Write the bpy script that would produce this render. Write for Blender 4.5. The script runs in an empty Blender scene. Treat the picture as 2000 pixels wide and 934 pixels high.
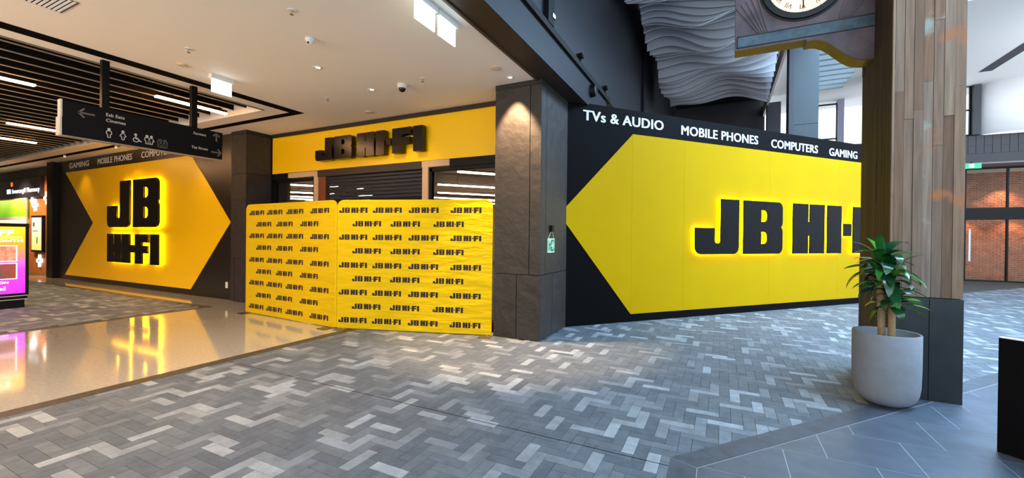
import bpy, math, random
from mathutils import Vector, Matrix
random.seed(7)
S = bpy.context.scene
COL = S.collection
# ------------------------------------------------------------------ camera
FPX = 822.455
yaw, pitch, roll = (math.radians(a) for a in (-26.43977, -0.28416, 0.61127))
_f = Vector((math.sin(yaw)*math.cos(pitch), math.cos(yaw)*math.cos(pitch), math.sin(pitch)))
_r0 = Vector((math.cos(yaw), -math.sin(yaw), 0)); _u0 = _r0.cross(_f)
_r = _r0*math.cos(roll)+_u0*math.sin(roll); _u = -_r0*math.sin(roll)+_u0*math.cos(roll)
CAM = Vector((0, 0, 1.75))
cd = bpy.data.cameras.new('camera'); cam = bpy.data.objects.new('camera', cd); COL.objects.link(cam)
cd.sensor_fit = 'HORIZONTAL'; cd.sensor_width = 36; cd.lens = FPX*36/2000; cd.clip_end = 200; cd.clip_start = 0.05
cam.matrix_world = Matrix(((_r.x, _u.x, -_f.x, CAM.x), (_r.y, _u.y, -_f.y, CAM.y), (_r.z, _u.z, -_f.z, CAM.z), (0, 0, 0, 1)))
S.camera = cam
def ray(x, y): return _f*FPX + _r*(x-1000) - _u*(y-467)
def at_z(x, y, z=0): d = ray(x, y); return CAM + d*((z-CAM.z)/d.z)
def at_y(x, y, Y): d = ray(x, y); return CAM + d*(Y/d.y)
def to_px(p):
    d = Vector(p)-CAM; k = d.dot(_f)
    return (1000+FPX*d.dot(_r)/k, 467-FPX*d.dot(_u)/k) if k > .05 else None
# ------------------------------------------------------------------ world, light, exposure
S.view_settings.view_transform = 'Standard'; S.view_settings.look = 'None'
S.view_settings.gamma = 1; S.view_settings.use_curve_mapping = False
S.view_settings.exposure = 0.0
w = bpy.data.worlds.new('sky'); S.world = w; w.use_nodes = True
w.node_tree.nodes['Background'].inputs[0].default_value = (0.78, 0.89, 1.0, 1)
w.node_tree.nodes['Background'].inputs[1].default_value = 2.2
COOL = (0.43, 0.69, 1.0); WARM = (1.0, 0.64, 0.34)
def area(name, loc, rot, sx, sy, power, col):
    l = bpy.data.lights.new(name, 'AREA'); l.shape = 'RECTANGLE'; l.size = sx; l.size_y = sy; l.energy = power; l.color = col
    o = bpy.data.objects.new(name, l); COL.objects.link(o); o.location = loc; o.rotation_euler = rot; return o
def spot(name, loc, target, power, col, ang, blend=.6, rad=.04):
    l = bpy.data.lights.new(name, 'SPOT'); l.energy = power; l.color = col; l.spot_size = math.radians(ang); l.spot_blend = blend; l.shadow_soft_size = rad
    o = bpy.data.objects.new(name, l); COL.objects.link(o); o.location = loc
    o.rotation_euler = (Vector(target)-Vector(loc)).to_track_quat('-Z', 'Y').to_euler(); return o
# daylight falling through the roof lights of the tall hall and its glazed side
area('daylight_roof', (5.2, 9.5, 8.45), (0, 0, 0), 5, 13, 3300, COOL)
area('daylight_side', (12.3, 12.0, 4.6), (0, math.radians(90), 0), 7, 14, 170, COOL)
# added cool fill at the near end, behind the viewer, for the fins
area('cool_fill', (6.5, -7.6, 4.8), (math.radians(97), 0, math.radians(-20)), 11, 7, 320, COOL)
area('daylight_far', (13.2, 17.5, 6.4), (math.radians(95), 0, math.radians(12)), 5, 3.5, 420, (.8, .9, 1.0))
# added warm fill behind the viewer; the second tilts up to brighten the ceiling
area('warm_fill', (-9.5, -5.6, 2.0), (math.radians(90), 0, math.radians(12)), 9, 3.2, 120, (1.0, .78, .54))
area('ceiling_fill', (-7.5, -4.6, 2.6), (math.radians(142), 0, math.radians(0)), 10, .8, 720, (1.0, .80, .60))
# ------------------------------------------------------------------ helpers
def lin(c):
    return tuple(((v/255)/12.92 if v/255 <= .04045 else ((v/255+.055)/1.055)**2.4) for v in c)
MATS = {}
def M(name, rgb=(128, 128, 128), rough=.5, metal=0, noise=None, bump=None, emit=None, spec=.5, coat=0, ramp2=None, aniso=0, stretch=None, twist=0):
    if name in MATS: return MATS[name]
    m = bpy.data.materials.new(name); m.use_nodes = True; nt = m.node_tree; b = nt.nodes['Principled BSDF']
    c = lin(rgb); b.inputs['Base Color'].default_value = (*c, 1); b.inputs['Roughness'].default_value = rough; b.inputs['Metallic'].default_value = metal
    b.inputs['Specular IOR Level'].default_value = spec; b.inputs['Coat Weight'].default_value = coat
    if coat: b.inputs['Coat Roughness'].default_value = .06
    if noise or bump:
        tc = nt.nodes.new('ShaderNodeTexCoord'); src = tc.outputs['Object']
        if stretch:
            mp = nt.nodes.new('ShaderNodeMapping'); mp.inputs['Scale'].default_value = stretch; mp.vector_type = 'TEXTURE' if False else 'POINT'; mp.inputs['Rotation'].default_value = (0, math.radians(twist), 0); nt.links.new(src, mp.inputs[0]); src = mp.outputs[0]
    if noise:
        n = nt.nodes.new('ShaderNodeTexNoise'); n.inputs['Scale'].default_value = noise[0]; n.inputs['Detail'].default_value = 6; n.inputs['Roughness'].default_value = .65
        nt.links.new(src, n.inputs['Vector'])
        r = nt.nodes.new('ShaderNodeValToRGB'); r.color_ramp.elements[0].position = .3; r.color_ramp.elements[1].position = .7
        k = noise[1]; c2 = lin(ramp2) if ramp2 else tuple(min(1, v*(1+k)) for v in c)
        c1 = tuple(v*(1-k) for v in c) if not ramp2 else c
        r.color_ramp.elements[0].color = (*c1, 1); r.color_ramp.elements[1].color = (*c2, 1)
        nt.links.new(n.outputs['Fac'], r.inputs[0]); nt.links.new(r.outputs[0], b.inputs['Base Color'])
    if bump:
        n2 = nt.nodes.new('ShaderNodeTexNoise'); n2.inputs['Scale'].default_value = bump[0]; n2.inputs['Detail'].default_value = 8
        nt.links.new(src, n2.inputs['Vector'])
        bp = nt.nodes.new('ShaderNodeBump'); bp.inputs['Strength'].default_value = bump[1]; bp.inputs['Distance'].default_value = bump[2] if len(bump) > 2 else .02
        nt.links.new(n2.outputs['Fac'], bp.inputs['Height']); nt.links.new(bp.outputs[0], b.inputs['Normal'])
    if emit:
        e = lin(emit[0]); b.inputs['Emission Color'].default_value = (*e, 1); b.inputs['Emission Strength'].default_value = emit[1]
    MATS[name] = m; return m
def link(o, parent=None):
    COL.objects.link(o)
    if parent is not None: o.parent = parent
    return o
def mk(name, V, Fc, mat, parent=None, smooth=False, loc=None):
    me = bpy.data.meshes.new(name); me.from_pydata([tuple(v) for v in V], [], Fc); me.update()
    mats = mat if isinstance(mat, (list, tuple)) else [mat]
    for m_ in mats: me.materials.append(m_)
    if smooth:
        for p in me.polygons: p.use_smooth = True
    o = bpy.data.objects.new(name, me); link(o, parent)
    if loc: o.location = loc
    return o
def inst(name, me, parent, loc=(0, 0, 0), rot=(0, 0, 0), scale=(1, 1, 1)):
    o = bpy.data.objects.new(name, me); link(o, parent); o.location = loc; o.rotation_euler = rot; o.scale = scale; return o
def thing(name, label, cat, loc=(0, 0, 0), rz=0, group=None):
    o = bpy.data.objects.new(name, None); link(o); o.location = loc; o.rotation_euler = (0, 0, rz); o.empty_display_size = .1
    return tag(o, label, cat, group)
def tag(o, label, cat, group=None):
    o['label'] = label; o['category'] = cat
    if group: o['group'] = group
    return o
def struct(o, label=None):
    o['kind'] = 'structure'
    if label: o['label'] = label
    return o
QF = [(0, 3, 2, 1), (4, 5, 6, 7), (0, 1, 5, 4), (1, 2, 6, 5), (2, 3, 7, 6), (3, 0, 4, 7)]
def boxvf(a, b):
    x0, y0, z0 = a; x1, y1, z1 = b
    return [(x0, y0, z0), (x1, y0, z0), (x1, y1, z0), (x0, y1, z0), (x0, y0, z1), (x1, y0, z1), (x1, y1, z1), (x0, y1, z1)], QF
def box(name, a, b, mat, parent=None, bev=0):
    V, Fc = boxvf(a, b); o = mk(name, V, Fc, mat, parent)
    if bev: bevel(o, bev)
    return o
def bevel(o, wd, seg=2):
    m = o.modifiers.new('bevel', 'BEVEL'); m.width = wd; m.segments = seg; m.limit_method = 'ANGLE'; return o
class MB:
    def __init__(s): s.V = []; s.F = []
    def add(s, V, Fc):
        k = len(s.V); s.V += [tuple(v) for v in V]; s.F += [tuple(i+k for i in f) for f in Fc]; return s
    def box(s, a, b): return s.add(*boxvf(a, b))
    def prism(s, poly, f0, f1):
        n = len(poly); V = [f0(p) for p in poly]+[f1(p) for p in poly]
        return s.add(V, [tuple(range(n))[::-1], tuple(range(n, 2*n))]+[(i, (i+1) % n, n+(i+1) % n, n+i) for i in range(n)])
    def tube(s, p0, p1, r0, r1=None, n=10, cap=True):
        p0 = Vector(p0); p1 = Vector(p1); d = (p1-p0).normalized(); r1 = r0 if r1 is None else r1
        a = d.orthogonal().normalized(); b = d.cross(a)
        V = [p0+(a*math.cos(t)+b*math.sin(t))*r0 for t in [2*math.pi*i/n for i in range(n)]]+[p1+(a*math.cos(t)+b*math.sin(t))*r1 for t in [2*math.pi*i/n for i in range(n)]]
        Fc = [(i, (i+1) % n, n+(i+1) % n, n+i) for i in range(n)]
        if cap: Fc += [tuple(range(n))[::-1], tuple(range(n, 2*n))]
        return s.add(V, Fc)
    def lathe(s, prof, c=(0, 0, 0), n=32, close=True):
        V = []; m = len(prof)
        for i in range(n):
            t = 2*math.pi*i/n
            for (r, z) in prof: V.append((c[0]+r*math.cos(t), c[1]+r*math.sin(t), c[2]+z))
        Fc = [(i*m+j, ((i+1) % n)*m+j, ((i+1) % n)*m+j+1, i*m+j+1) for i in range(n) for j in range(m-1)]
        return s.add(V, Fc)
    def build(s, name, mat, parent=None, smooth=False): return mk(name, s.V, s.F, mat, parent, smooth)
def frame_xf(origin, ux, uz=(0, 0, 1)):
    """local x -> ux, local y -> uz (up), local z -> outward normal"""
    ux = Vector(ux).normalized(); uz = Vector(uz).normalized(); n = ux.cross(uz)
    return Matrix(((ux.x, uz.x, n.x, origin[0]), (ux.y, uz.y, n.y, origin[1]), (ux.z, uz.z, n.z, origin[2]), (0, 0, 0, 1)))
def curve_mesh(polys, depth, name='outline'):
    cu = bpy.data.curves.new(name, 'CURVE'); cu.dimensions = '2D'; cu.fill_mode = 'BOTH' if depth else 'FRONT'; cu.extrude = depth/2
    for P in polys:
        sp = cu.splines.new('POLY'); sp.points.add(len(P)-1); sp.use_cyclic_u = True
        for q, p in zip(sp.points, P): q.co = (p[0], p[1], 0, 1)
    o = bpy.data.objects.new('tmp', cu); COL.objects.link(o)
    dg = bpy.context.evaluated_depsgraph_get(); me = bpy.data.meshes.new_from_object(o.evaluated_get(dg))
    bpy.data.objects.remove(o); bpy.data.curves.remove(cu); me.name = name; return me
TXT = {}
def text_mesh(body, height, width=None, bold=0.0, depth=0.004, align='LEFT'):
    key = (body, height, width, bold, depth, align)
    if key in TXT: return TXT[key]
    cu = bpy.data.curves.new('lettering', 'FONT'); cu.body = body; cu.size = 1; cu.space_character = 1+bold*1.6; cu.extrude = 0; cu.resolution_u = 3
    o = bpy.data.objects.new('tmp', cu); COL.objects.link(o)
    dg = bpy.context.evaluated_depsgraph_get(); me = bpy.data.meshes.new_from_object(o.evaluated_get(dg))
    bpy.data.objects.remove(o); bpy.data.curves.remove(cu)
    xs = [v.co.x for v in me.vertices]; ys = [v.co.y for v in me.vertices]
    x0, x1, y0, y1 = min(xs), max(xs), min(ys), max(ys)
    cap = 0.73
    ky = height/cap; kx = width/(x1-x0) if width else ky
    off = {'LEFT': x0, 'RIGHT': x1, 'CENTER': (x0+x1)/2}[align]
    for v in me.vertices: v.co = ((v.co.x-off)*kx, v.co.y*ky, depth)
    if bold:      # heavier weight: the outline repeated at small side-steps, kept in one mesh
        V = [v.co.copy() for v in me.vertices]; Fc = [tuple(p.vertices) for p in me.polygons]; VV = []; FF = []
        for dx, dy in ((-1, -.3), (-1, .3), (1, -.3), (1, .3), (0, 0)):
            k0 = len(VV); zq = k0/len(V)*.0006; VV += [(v.x+dx*bold*kx, v.y+dy*bold*ky, v.z+zq) for v in V]; FF += [tuple(i_+k0 for i_ in f_) for f_ in Fc]
        me = bpy.data.meshes.new('lettering'); me.from_pydata(VV, [], FF)
    me.name = 'lettering'; TXT[key] = me; return me
def put(name, me, mat, xf, parent=None):
    me = me.copy() if me.users and me.materials and me.materials[0] != mat else me
    if not me.materials: me.materials.append(mat)
    o = bpy.data.objects.new(name, me); link(o, parent)
    if parent is not None: o.parent = parent; o.matrix_basis = parent.matrix_basis.inverted() @ xf
    else: o.matrix_basis = xf
    return o
def write(body, height, mat, xf, parent, width=None, bold=0.0, align='LEFT', name='lettering', depth=.004):
    return put(name, text_mesh(body, height, width, bold, depth, align), mat, xf, parent)
# the block-letter logo, each letter in units of the letter height
def arc(cx, cy, rx, ry, a0, a1, n=6): return [(cx+rx*math.cos(math.radians(a0+(a1-a0)*i/n)), cy+ry*math.sin(math.radians(a0+(a1-a0)*i/n))) for i in range(n+1)]
GL = {}
GL['J'] = [arc(.14, .14, .14, .14, 180, 270)+arc(.92, .14, .14, .14, 270, 360)+[(1.06, 1), (.615, 1)]+[(.615, .25)]+arc(.575, .25, .04, .05, 0, -90, 3)+arc(.495, .25, .04, .05, 270, 180, 3)+[(.455, .47), (0, .47)]]
GL['B'] = [[(0, 0)]+arc(.93, .13, .125, .13, -90, 0)+[(1.055, .42)]+arc(.99, .42, .065, .09, 0, 70, 4)+arc(.99, .61, .065, .09, -70, 0, 4)+arc(.93, .87, .125, .13, 0, 90)+[(0, 1)],
           [(.455, .19), (.455, .42)]+arc(.54, .34, .1, .08, 90, 0, 4)+arc(.54, .27, .1, .08, 0, -90, 4), [(.455, .61), (.455, .83)]+arc(.54, .75, .1, .08, 90, 0, 4)+arc(.54, .69, .1, .08, 0, -90, 4)]
GL['H'] = [[(0, 0), (.45, 0), (.45, .355), (.51, .355), (.51, 0), (.96, 0), (.96, 1), (.51, 1), (.51, .645), (.45, .645), (.45, 1), (0, 1)]]
GL['I'] = [[(0, 0), (.45, 0), (.45, 1), (0, 1)]]
GL['-'] = [[(0, .365), (.26, .365), (.26, .63), (0, .63)]]
GL['F'] = [[(0, 0), (.5, 0), (.5, .36), (.9, .36), (.9, .61), (.5, .61), (.5, .72), (.96, .72), (.96, 1), (0, 1)]]
GL['.'] = [[(0, .38), (.2, .38), (.2, .62), (0, .62)]]
LAY1 = [('J', 0), ('B', 1.19), ('H', 2.56), ('I', 3.625), ('-', 4.165), ('F', 4.49), ('I', 5.56)]
LAYW = 6.01
def logo_polys(lay):
    return [[(x+px_, y) for px_, y in P] for g, x in lay for P in GL[g]]
# ------------------------------------------------------------------ materials
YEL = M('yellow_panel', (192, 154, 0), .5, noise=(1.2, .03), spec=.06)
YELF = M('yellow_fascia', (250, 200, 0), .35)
YELC = M('yellow_cloth', (216, 182, 0), .75, bump=(1.5, .5, .07), spec=.2, stretch=(1.1, 1, 5.0), twist=48)
BLK = M('black_panel', (8, 8, 10), .6, spec=.06)
BLKG = M('black_gloss', (30, 25, 22), .3, spec=.6)
BLKM = M('black_metal', (14, 14, 15), .5, spec=.2)
CHAR = M('charcoal_cladding', (46, 42, 40), .5, noise=(3.5, .25), bump=(6, .5, .03), spec=.4)
CHARR = M('charcoal_cladding_joint', (14, 13, 13), .8)
LOGO = M('logo_black', (14, 12, 11), .24, spec=.4)
HALOL = M('halo_light_soft', (255, 230, 40), .5, emit=((255, 232, 20), 6))
LOGOM = M('logo_matt_black', (14, 12, 12), .55, spec=.12)
PRINT = M('print_black', (20, 12, 6), .7)
WHT = M('ceiling_white', (242, 235, 226), .7)
WLET = M('white_lettering', (226, 228, 230), .5)
WMET = M('white_metal', (225, 225, 222), .4)
HALO = M('halo_light', (255, 230, 40), .5, emit=((255, 232, 20), 13))
LEDW = M('led_warm', (255, 220, 170), .5, emit=((255, 190, 130), 70))
LEDN = M('led_store', (255, 240, 220), .5, emit=((255, 224, 190), 32))
EXW = M('lit_panel', (240, 250, 250), .5, emit=((225, 245, 248), 2.4))
BEIGE = M('beige_panel', (196, 166, 132), .6)
CHROME = M('chrome', (200, 198, 195), .2, 1)
DARKV = M('dark_void', (9, 8, 8), .9, spec=.05)
def mat_paver():
    m = bpy.data.materials.new('paver_stone'); m.use_nodes = True; nt = m.node_tree; N = nt.nodes; L = nt.links; b = N['Principled BSDF']
    oi = N.new('ShaderNodeObjectInfo'); g = N.new('ShaderNodeNewGeometry')
    ad = N.new('ShaderNodeMath'); ad.operation = 'ADD'; fr = N.new('ShaderNodeMath'); fr.operation = 'FRACT'
    L.new(oi.outputs['Random'], ad.inputs[0]); L.new(g.outputs['Random Per Island'], ad.inputs[1]); L.new(ad.outputs[0], fr.inputs[0])
    rp = N.new('ShaderNodeValToRGB'); rp.color_ramp.interpolation = 'CONSTANT'; e = rp.color_ramp.elements
    tones = [(0, (91, 100, 109)), (.25, (99, 108, 116)), (.5, (107, 115, 122)), (.64, (96, 105, 113)), (.74, (122, 130, 137)), (.85, (140, 148, 154)), (.94, (154, 162, 168))]
    while len(e) < len(tones): e.new(.5)
    for q, (p, c) in zip(e, tones): q.position = p; q.color = (*lin(c), 1)
    L.new(fr.outputs[0], rp.inputs[0])
    n = N.new('ShaderNodeTexNoise'); n.inputs['Scale'].default_value = 7; n.inputs['Detail'].default_value = 7; n.inputs['Roughness'].default_value = .7
    L.new(g.outputs['Position'], n.inputs['Vector'])
    mr = N.new('ShaderNodeMapRange'); mr.inputs[1].default_value = .3; mr.inputs[2].default_value = .7; mr.inputs[3].default_value = .72; mr.inputs[4].default_value = 1.2
    L.new(n.outputs['Fac'], mr.inputs[0])
    mx = N.new('ShaderNodeMix'); mx.data_type = 'RGBA'; mx.blend_type = 'MULTIPLY'; mx.inputs[0].default_value = 1
    L.new(rp.outputs[0], mx.inputs[6]); L.new(mr.outputs[0], mx.inputs[7]); L.new(mx.outputs[2], b.inputs['Base Color'])
    b.inputs['Roughness'].default_value = .62; b.inputs['Specular IOR Level'].default_value = .3
    bp = N.new('ShaderNodeBump'); bp.inputs['Strength'].default_value = .12; bp.inputs['Distance'].default_value = .01
    L.new(n.outputs['Fac'], bp.inputs['Height']); L.new(bp.outputs[0], b.inputs['Normal']); return m
PAVER = mat_paver()
GROUT = M('grout', (62, 60, 58), .8)
CONC = M('polished_concrete', (186, 181, 170), .1, noise=(26, .14), coat=.7, bump=(1.3, .035, .02))
BORD = M('border_stone', (64, 60, 56), .45, noise=(9, .2))
SLATE = M('slate_tile', (80, 90, 103), .42, noise=(5, .2), bump=(6, .08, .01))
SLATEB = M('slate_border', (66, 75, 87), .5, noise=(7, .3), bump=(8, .1, .01))
SGROUT = M('slate_grout', (160, 167, 176), .8)
def clip(poly, a, b, c):
    """keep a*x+b*y<=c"""
    out = []
    for i in range(len(poly)):
        p, q = poly[i], poly[(i+1) % len(poly)]; dp = a*p[0]+b*p[1]-c; dq = a*q[0]+b*q[1]-c
        if dp <= 0: out.append(p)
        if dp*dq < 0: t = dp/(dp-dq); out.append((p[0]+t*(q[0]-p[0]), p[1]+t*(q[1]-p[1])))
    return out
# ================================================================== STRUCTURE
CZ = 4.4
# ---- floor
floor = struct(box('floor', (-32, -8, -.1), (16, 30, -.006), GROUT))
CX0, CX1, CY1 = -11.0, -6.22, 5.72          # polished strip: x range, and left herringbone ends at CY1
SD = Vector((.6443, .7648, 0)); SN = (SD.y, -SD.x)   # slate edge direction and inward normal
SP = (-.345, 3.575)
def in_slate(x, y): return x > -.345 and (x-SP[0])*SN[0]+(y-SP[1])*SN[1] > 0
mod = .1025
pv = []
gap = .0016
def visible(x, y):
    q = to_px((x, y, 0)); return q is not None and -160 < q[0] < 2160 and q[1] < 1150
def paver_ok(x, y):
    if y > 6.6 and x < -2.8: return False
    if -2.8 < x < -1.2 and y > 7.5+(x+2.8)*1.137+.5: return False
    if x >= -1.2 and (x+2.80)*.751-(y-7.726)*.66 < -.3: return False
    if y < .3 or y > 25.2 or x > 12: return False
    if CX0-.05 < x < CX1-.1: return False
    if x <= CX0 and (y > CY1-.03 or x < -24): return False
    if in_slate(x-.25, y+.25) and in_slate(x-.2, y) and in_slate(x, y+.2) and x < 14: 
        return False
    return visible(x, y)
for j in range(-10, 260):
    for i in range(-240, 125):
        k = (i+j) % 6
        if k == 0:      # lies along x, cells i..i+2
            x, y = (i+1.5)*mod, (j+.5)*mod
            if paver_ok(x, y): pv.append((x, y, 0))
        # stands along y: column i, rows j..j+2 where (i+j)%6==3
        if k == 3:
            x, y = (i+.5)*mod, (j+1.5)*mod
            if paver_ok(x, y): pv.append((x, y, 1))
def pv_area(p):
    x, y, v = p; a, b = (.15, .05) if not v else (.05, .15)
    Q = [to_px((x+sx*a, y+sy*b, 0)) for sx, sy in ((-1, -1), (1, -1), (1, 1), (-1, 1))]
    if any(q is None for q in Q): return 0
    c = (sum(q[0] for q in Q)/4, sum(q[1] for q in Q)/4)
    if not (0 <= c[0] <= 2000 and 0 <= c[1] <= 934): return 0
    return abs(sum(Q[i][0]*Q[(i+1) % 4][1]-Q[(i+1) % 4][0]*Q[i][1] for i in range(4)))/2
pv.sort(key=pv_area, reverse=True)
def pv_mesh(v):
    a, b = (1.5*mod-gap, .5*mod-gap) if not v else (.5*mod-gap, 1.5*mod-gap)
    V, Fc = boxvf((-a, -b, -.03), (a, b, 0)); me = bpy.data.meshes.new('paver'); me.from_pydata(V, [], Fc[1:]); me.materials.append(PAVER); return me
pm = [pv_mesh(0), pv_mesh(1)]
for x, y, v in pv[:300]: inst('paver', pm[v], floor, (x, y, 0))
mb = MB()
for x, y, v in pv[300:]:
    a, b = (1.5*mod-gap, .5*mod-gap) if not v else (.5*mod-gap, 1.5*mod-gap)
    V, Fc = boxvf((x-a, y-b, -.02), (x+a, y+b, 0)); mb.add(V, Fc[1:])
o = mb.build('paver_field', PAVER, floor); o['kind'] = 'stuff'
box('movement_joint', (-6.0, 3.436, -.004), (-.345, 3.444, .0008), DARKV, floor)
# polished concrete: strip and apron before the left wall, cast in bays
for (x0, x1, y0, y1) in ((CX0+.16, CX1, -6, 2.9), (CX0+.16, CX1, 2.904, 7.3), (-24.5, CX0+.156, CY1+.12, 6.75)):
    box('concrete_bay', (x0, y0, -.05), (x1, y1, .0015), CONC, floor)
# dark edging strips, cut in lengths
def strip(x0, x1, y0, y1, along):
    n = max(1, round(((x1-x0) if along == 'x' else (y1-y0))/1.2))
    for i in range(n):
        a = i/n; b = (i+1)/n
        if along == 'x': box('edging_stone', (x0+(x1-x0)*a+.001, y0, -.05), (x0+(x1-x0)*b-.001, y1, .002), BORD, floor)
        else: box('edging_stone', (x0, y0+(y1-y0)*a+.001, -.05), (x1, y0+(y1-y0)*b-.001, .002), BORD, floor)
strip(CX1, CX1+.19, .4, 7.2, 'y'); strip(CX0, CX0+.16, .8, CY1+.12, 'y'); strip(-24.5, CX0, CY1, CY1+.12, 'x')
# slate field with its border
def slate_poly(P, name, mat, z=.004):
    if len(P) < 3: return
    m_ = MB().prism(P, lambda p: (p[0], p[1], -.03), lambda p: (p[0], p[1], z)); m_.build(name, mat, floor)
cO = SN[0]*SP[0]+SN[1]*SP[1]; cI = cO+.2
P0 = [(-.345, .2), (8, .2), (8, 14), (-.345, 14)]
slate_poly(clip(clip(P0, -SN[0], -SN[1], -cO), 0, 1, 13.0), 'slate_bed', SGROUT, .0025)
g2 = .0036
for k in range(18):     # diagonal border stones
    a0 = -.3+k*.62; a1 = a0+.62
    Pq = clip(clip([(-.345, .2), (8, .2), (8, 14), (-.345, 14)], -SN[0], -SN[1], -cO-.001), SN[0], SN[1], cI-g2)
    base = SD.x*SP[0]+SD.y*SP[1]
    Pq = clip(clip(Pq, -SD.x, -SD.y, -(base+a0+.0015)), SD.x, SD.y, base+a1-.0015)
    Pq = clip(Pq, -1, 0, .343)
    if k == 0: Pq = clip(Pq, -.072, -.207, -(.072*-.345+.207*3.575)-.0003)
    slate_poly(Pq, 'border_stone', SLATEB)
for k in range(8):
    y1 = 3.5-k*.42; Pq = [(-.343, y1-.418), (-.148, y1-.418), (-.148, y1), (-.343, y1+(.07 if k == 0 else 0))]
    slate_poly(Pq, 'border_stone', SLATEB)
for r_ in range(-5, 16):
    y0 = 3.54+.609*r_; off = (.172 if r_ % 2 else .477)
    for k in range(-3, 14):
        x0 = off+.612*k
        Pq = [(x0+g2, y0+g2), (x0+.612-g2, y0+g2), (x0+.612-g2, y0+.609-g2), (x0+g2, y0+.609-g2)]
        Pq = clip(clip(Pq, -SN[0], -SN[1], -cI-g2), -1, 0, .142)
        if len(Pq) >= 3 and visible(sum(p[0] for p in Pq)/len(Pq), sum(p[1] for p in Pq)/len(Pq)): slate_poly(Pq, 'slate_tile', SLATE)
# ---- mall ceiling (with an opening for the slatted well)
OX, OY = -8.75, 5.68        # opening: x<OX, y<OY
BX = -2.79                  # ceiling ends at the bulkhead
mb = MB(); mb.box((OX, -8, CZ), (BX, 7.3, CZ+.12)); mb.box((-32, OY, CZ), (OX, 7.3, CZ+.12))
ceil = struct(mb.build('ceiling', WHT))
mb = MB(); mb.box((OX, -8, CZ+.12), (OX+.05, OY, CZ+.8)); mb.box((-32, OY, CZ+.12), (OX, OY+.05, CZ+.8)); mb.build('well_side', M('well_white', (225, 228, 235), .7), ceil)
box('well_top', (-32, -8, CZ+.8), (OX+.05, OY+.05, CZ+.9), DARKV, ceil)
mb = MB(); mb.box((-8.42, -8, CZ-.006), (-8.17, 6.2, CZ+.01)); mb.build('black_slot', DARKV, ceil)
box('black_slot', (-32, 6.03, CZ-.006), (-8.42, 6.2, CZ+.01), DARKV, ceil)
box('opening_trim', (OX-.03, -8, CZ-.015), (OX+.012, OY, CZ+.12), M('trim_bronze', (120, 105, 90), .5), ceil)
# ---- slats in the well
SLM = M('slat_dark', (16, 13, 11), .7, spec=.1); SLE = M('slat_lit_edge', (150, 138, 122), .5)  # pale strip colours the slats' lower edges as if lit
sl = thing('slat_screen', 'row of dark ceiling slats with lower edges coloured as if lit in the recessed well', 'ceiling slats', (-16, 0, CZ))
V, Fc = boxvf((-.012, -6.0, .02), (.012, 5.45, .36)); sme = bpy.data.meshes.new('slat'); sme.from_pydata(V, [], Fc); sme.materials.append(SLM)
V, Fc = boxvf((-.012, -6.0, .005), (.012, 5.45, .02)); sme2 = bpy.data.meshes.new('edge_strip'); sme2.from_pydata(V, [], Fc); sme2.materials.append(SLE)
for k in range(34):
    x = -9.0-.44*k; so = inst('slat', sme, sl, (x+16, 0, 0)); inst('edge_strip', sme2, so)
# ---- dark bulkhead beam and upper wall of the hall
BEAM = M('bulkhead_dark', (34, 36, 42), .45, spec=.3); SOF = M('soffit_dark', (34, 27, 22), .5)
XB = -2.4
wu = struct(box('wall_upper', (XB-.4, -8, 4.98), (XB-.02, 27, 9.2), M('upper_wall_dark', (24, 26, 32), .4)))
bk = struct(box('trim_1', (BX, -8, CZ-.01), (XB-.03, 9.4, 4.9), SOF))
box('beam_face', (XB-.03, -8, CZ-.012), (XB, 9.6, 4.88), BEAM, bk)
box('edge_angle', (BX-.02, -8, CZ-.03), (BX+.015, 7.2, CZ+.1), M('edge_brown', (70, 48, 34), .5), bk)
box('top_flange', (XB-.35, -8, 4.88), (XB+.05, 9.8, 4.98), BLKM, bk)
for y in (5.97, 14.45):
    box('wall_mullion', (XB-.03, y-.12, 4.98), (XB+.06, y+.12, 8.4), BLKM, wu)
# ---- left arrow wall
LY = 6.65
wl = struct(mk('wall_left', *boxvf((-22.6, LY, 0), (-11.4, LY+.2, CZ)), BLKG), 'black wall with a yellow arrow panel')
XL = frame_xf((0, LY, 0), (1, 0, 0))
AR = [(-21.9, .167), (-13.475, .167), (-11.6, 2.06), (-13.475, 3.965), (-21.9, 3.965), (-19.62, 2.085)]
MB().prism(AR, lambda p: (p[0], LY-.012, p[1]), lambda p: (p[0], LY+.0, p[1])).build('arrow_panel', YELF, wl)
for s_, x0, x1, h in (('GAMING', -21.58, -19.98, .2), ('MOBILE PHONES', -19.3, -16.9, .2), ('COMPUTERS', -16.3, -14.5, .2)):
    write(s_, h, WLET, frame_xf((x0, LY-.002, 4.1), (1, 0, 0)), wl, width=x1-x0, bold=.03)
box('corner_post', (-23.15, 6.5, 0), (-22.6, 6.95, CZ), BLKM, wl)
so = box('power_socket', (-11.81, LY-.01, .31), (-11.71, LY, .47), WMET, wl)
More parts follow.
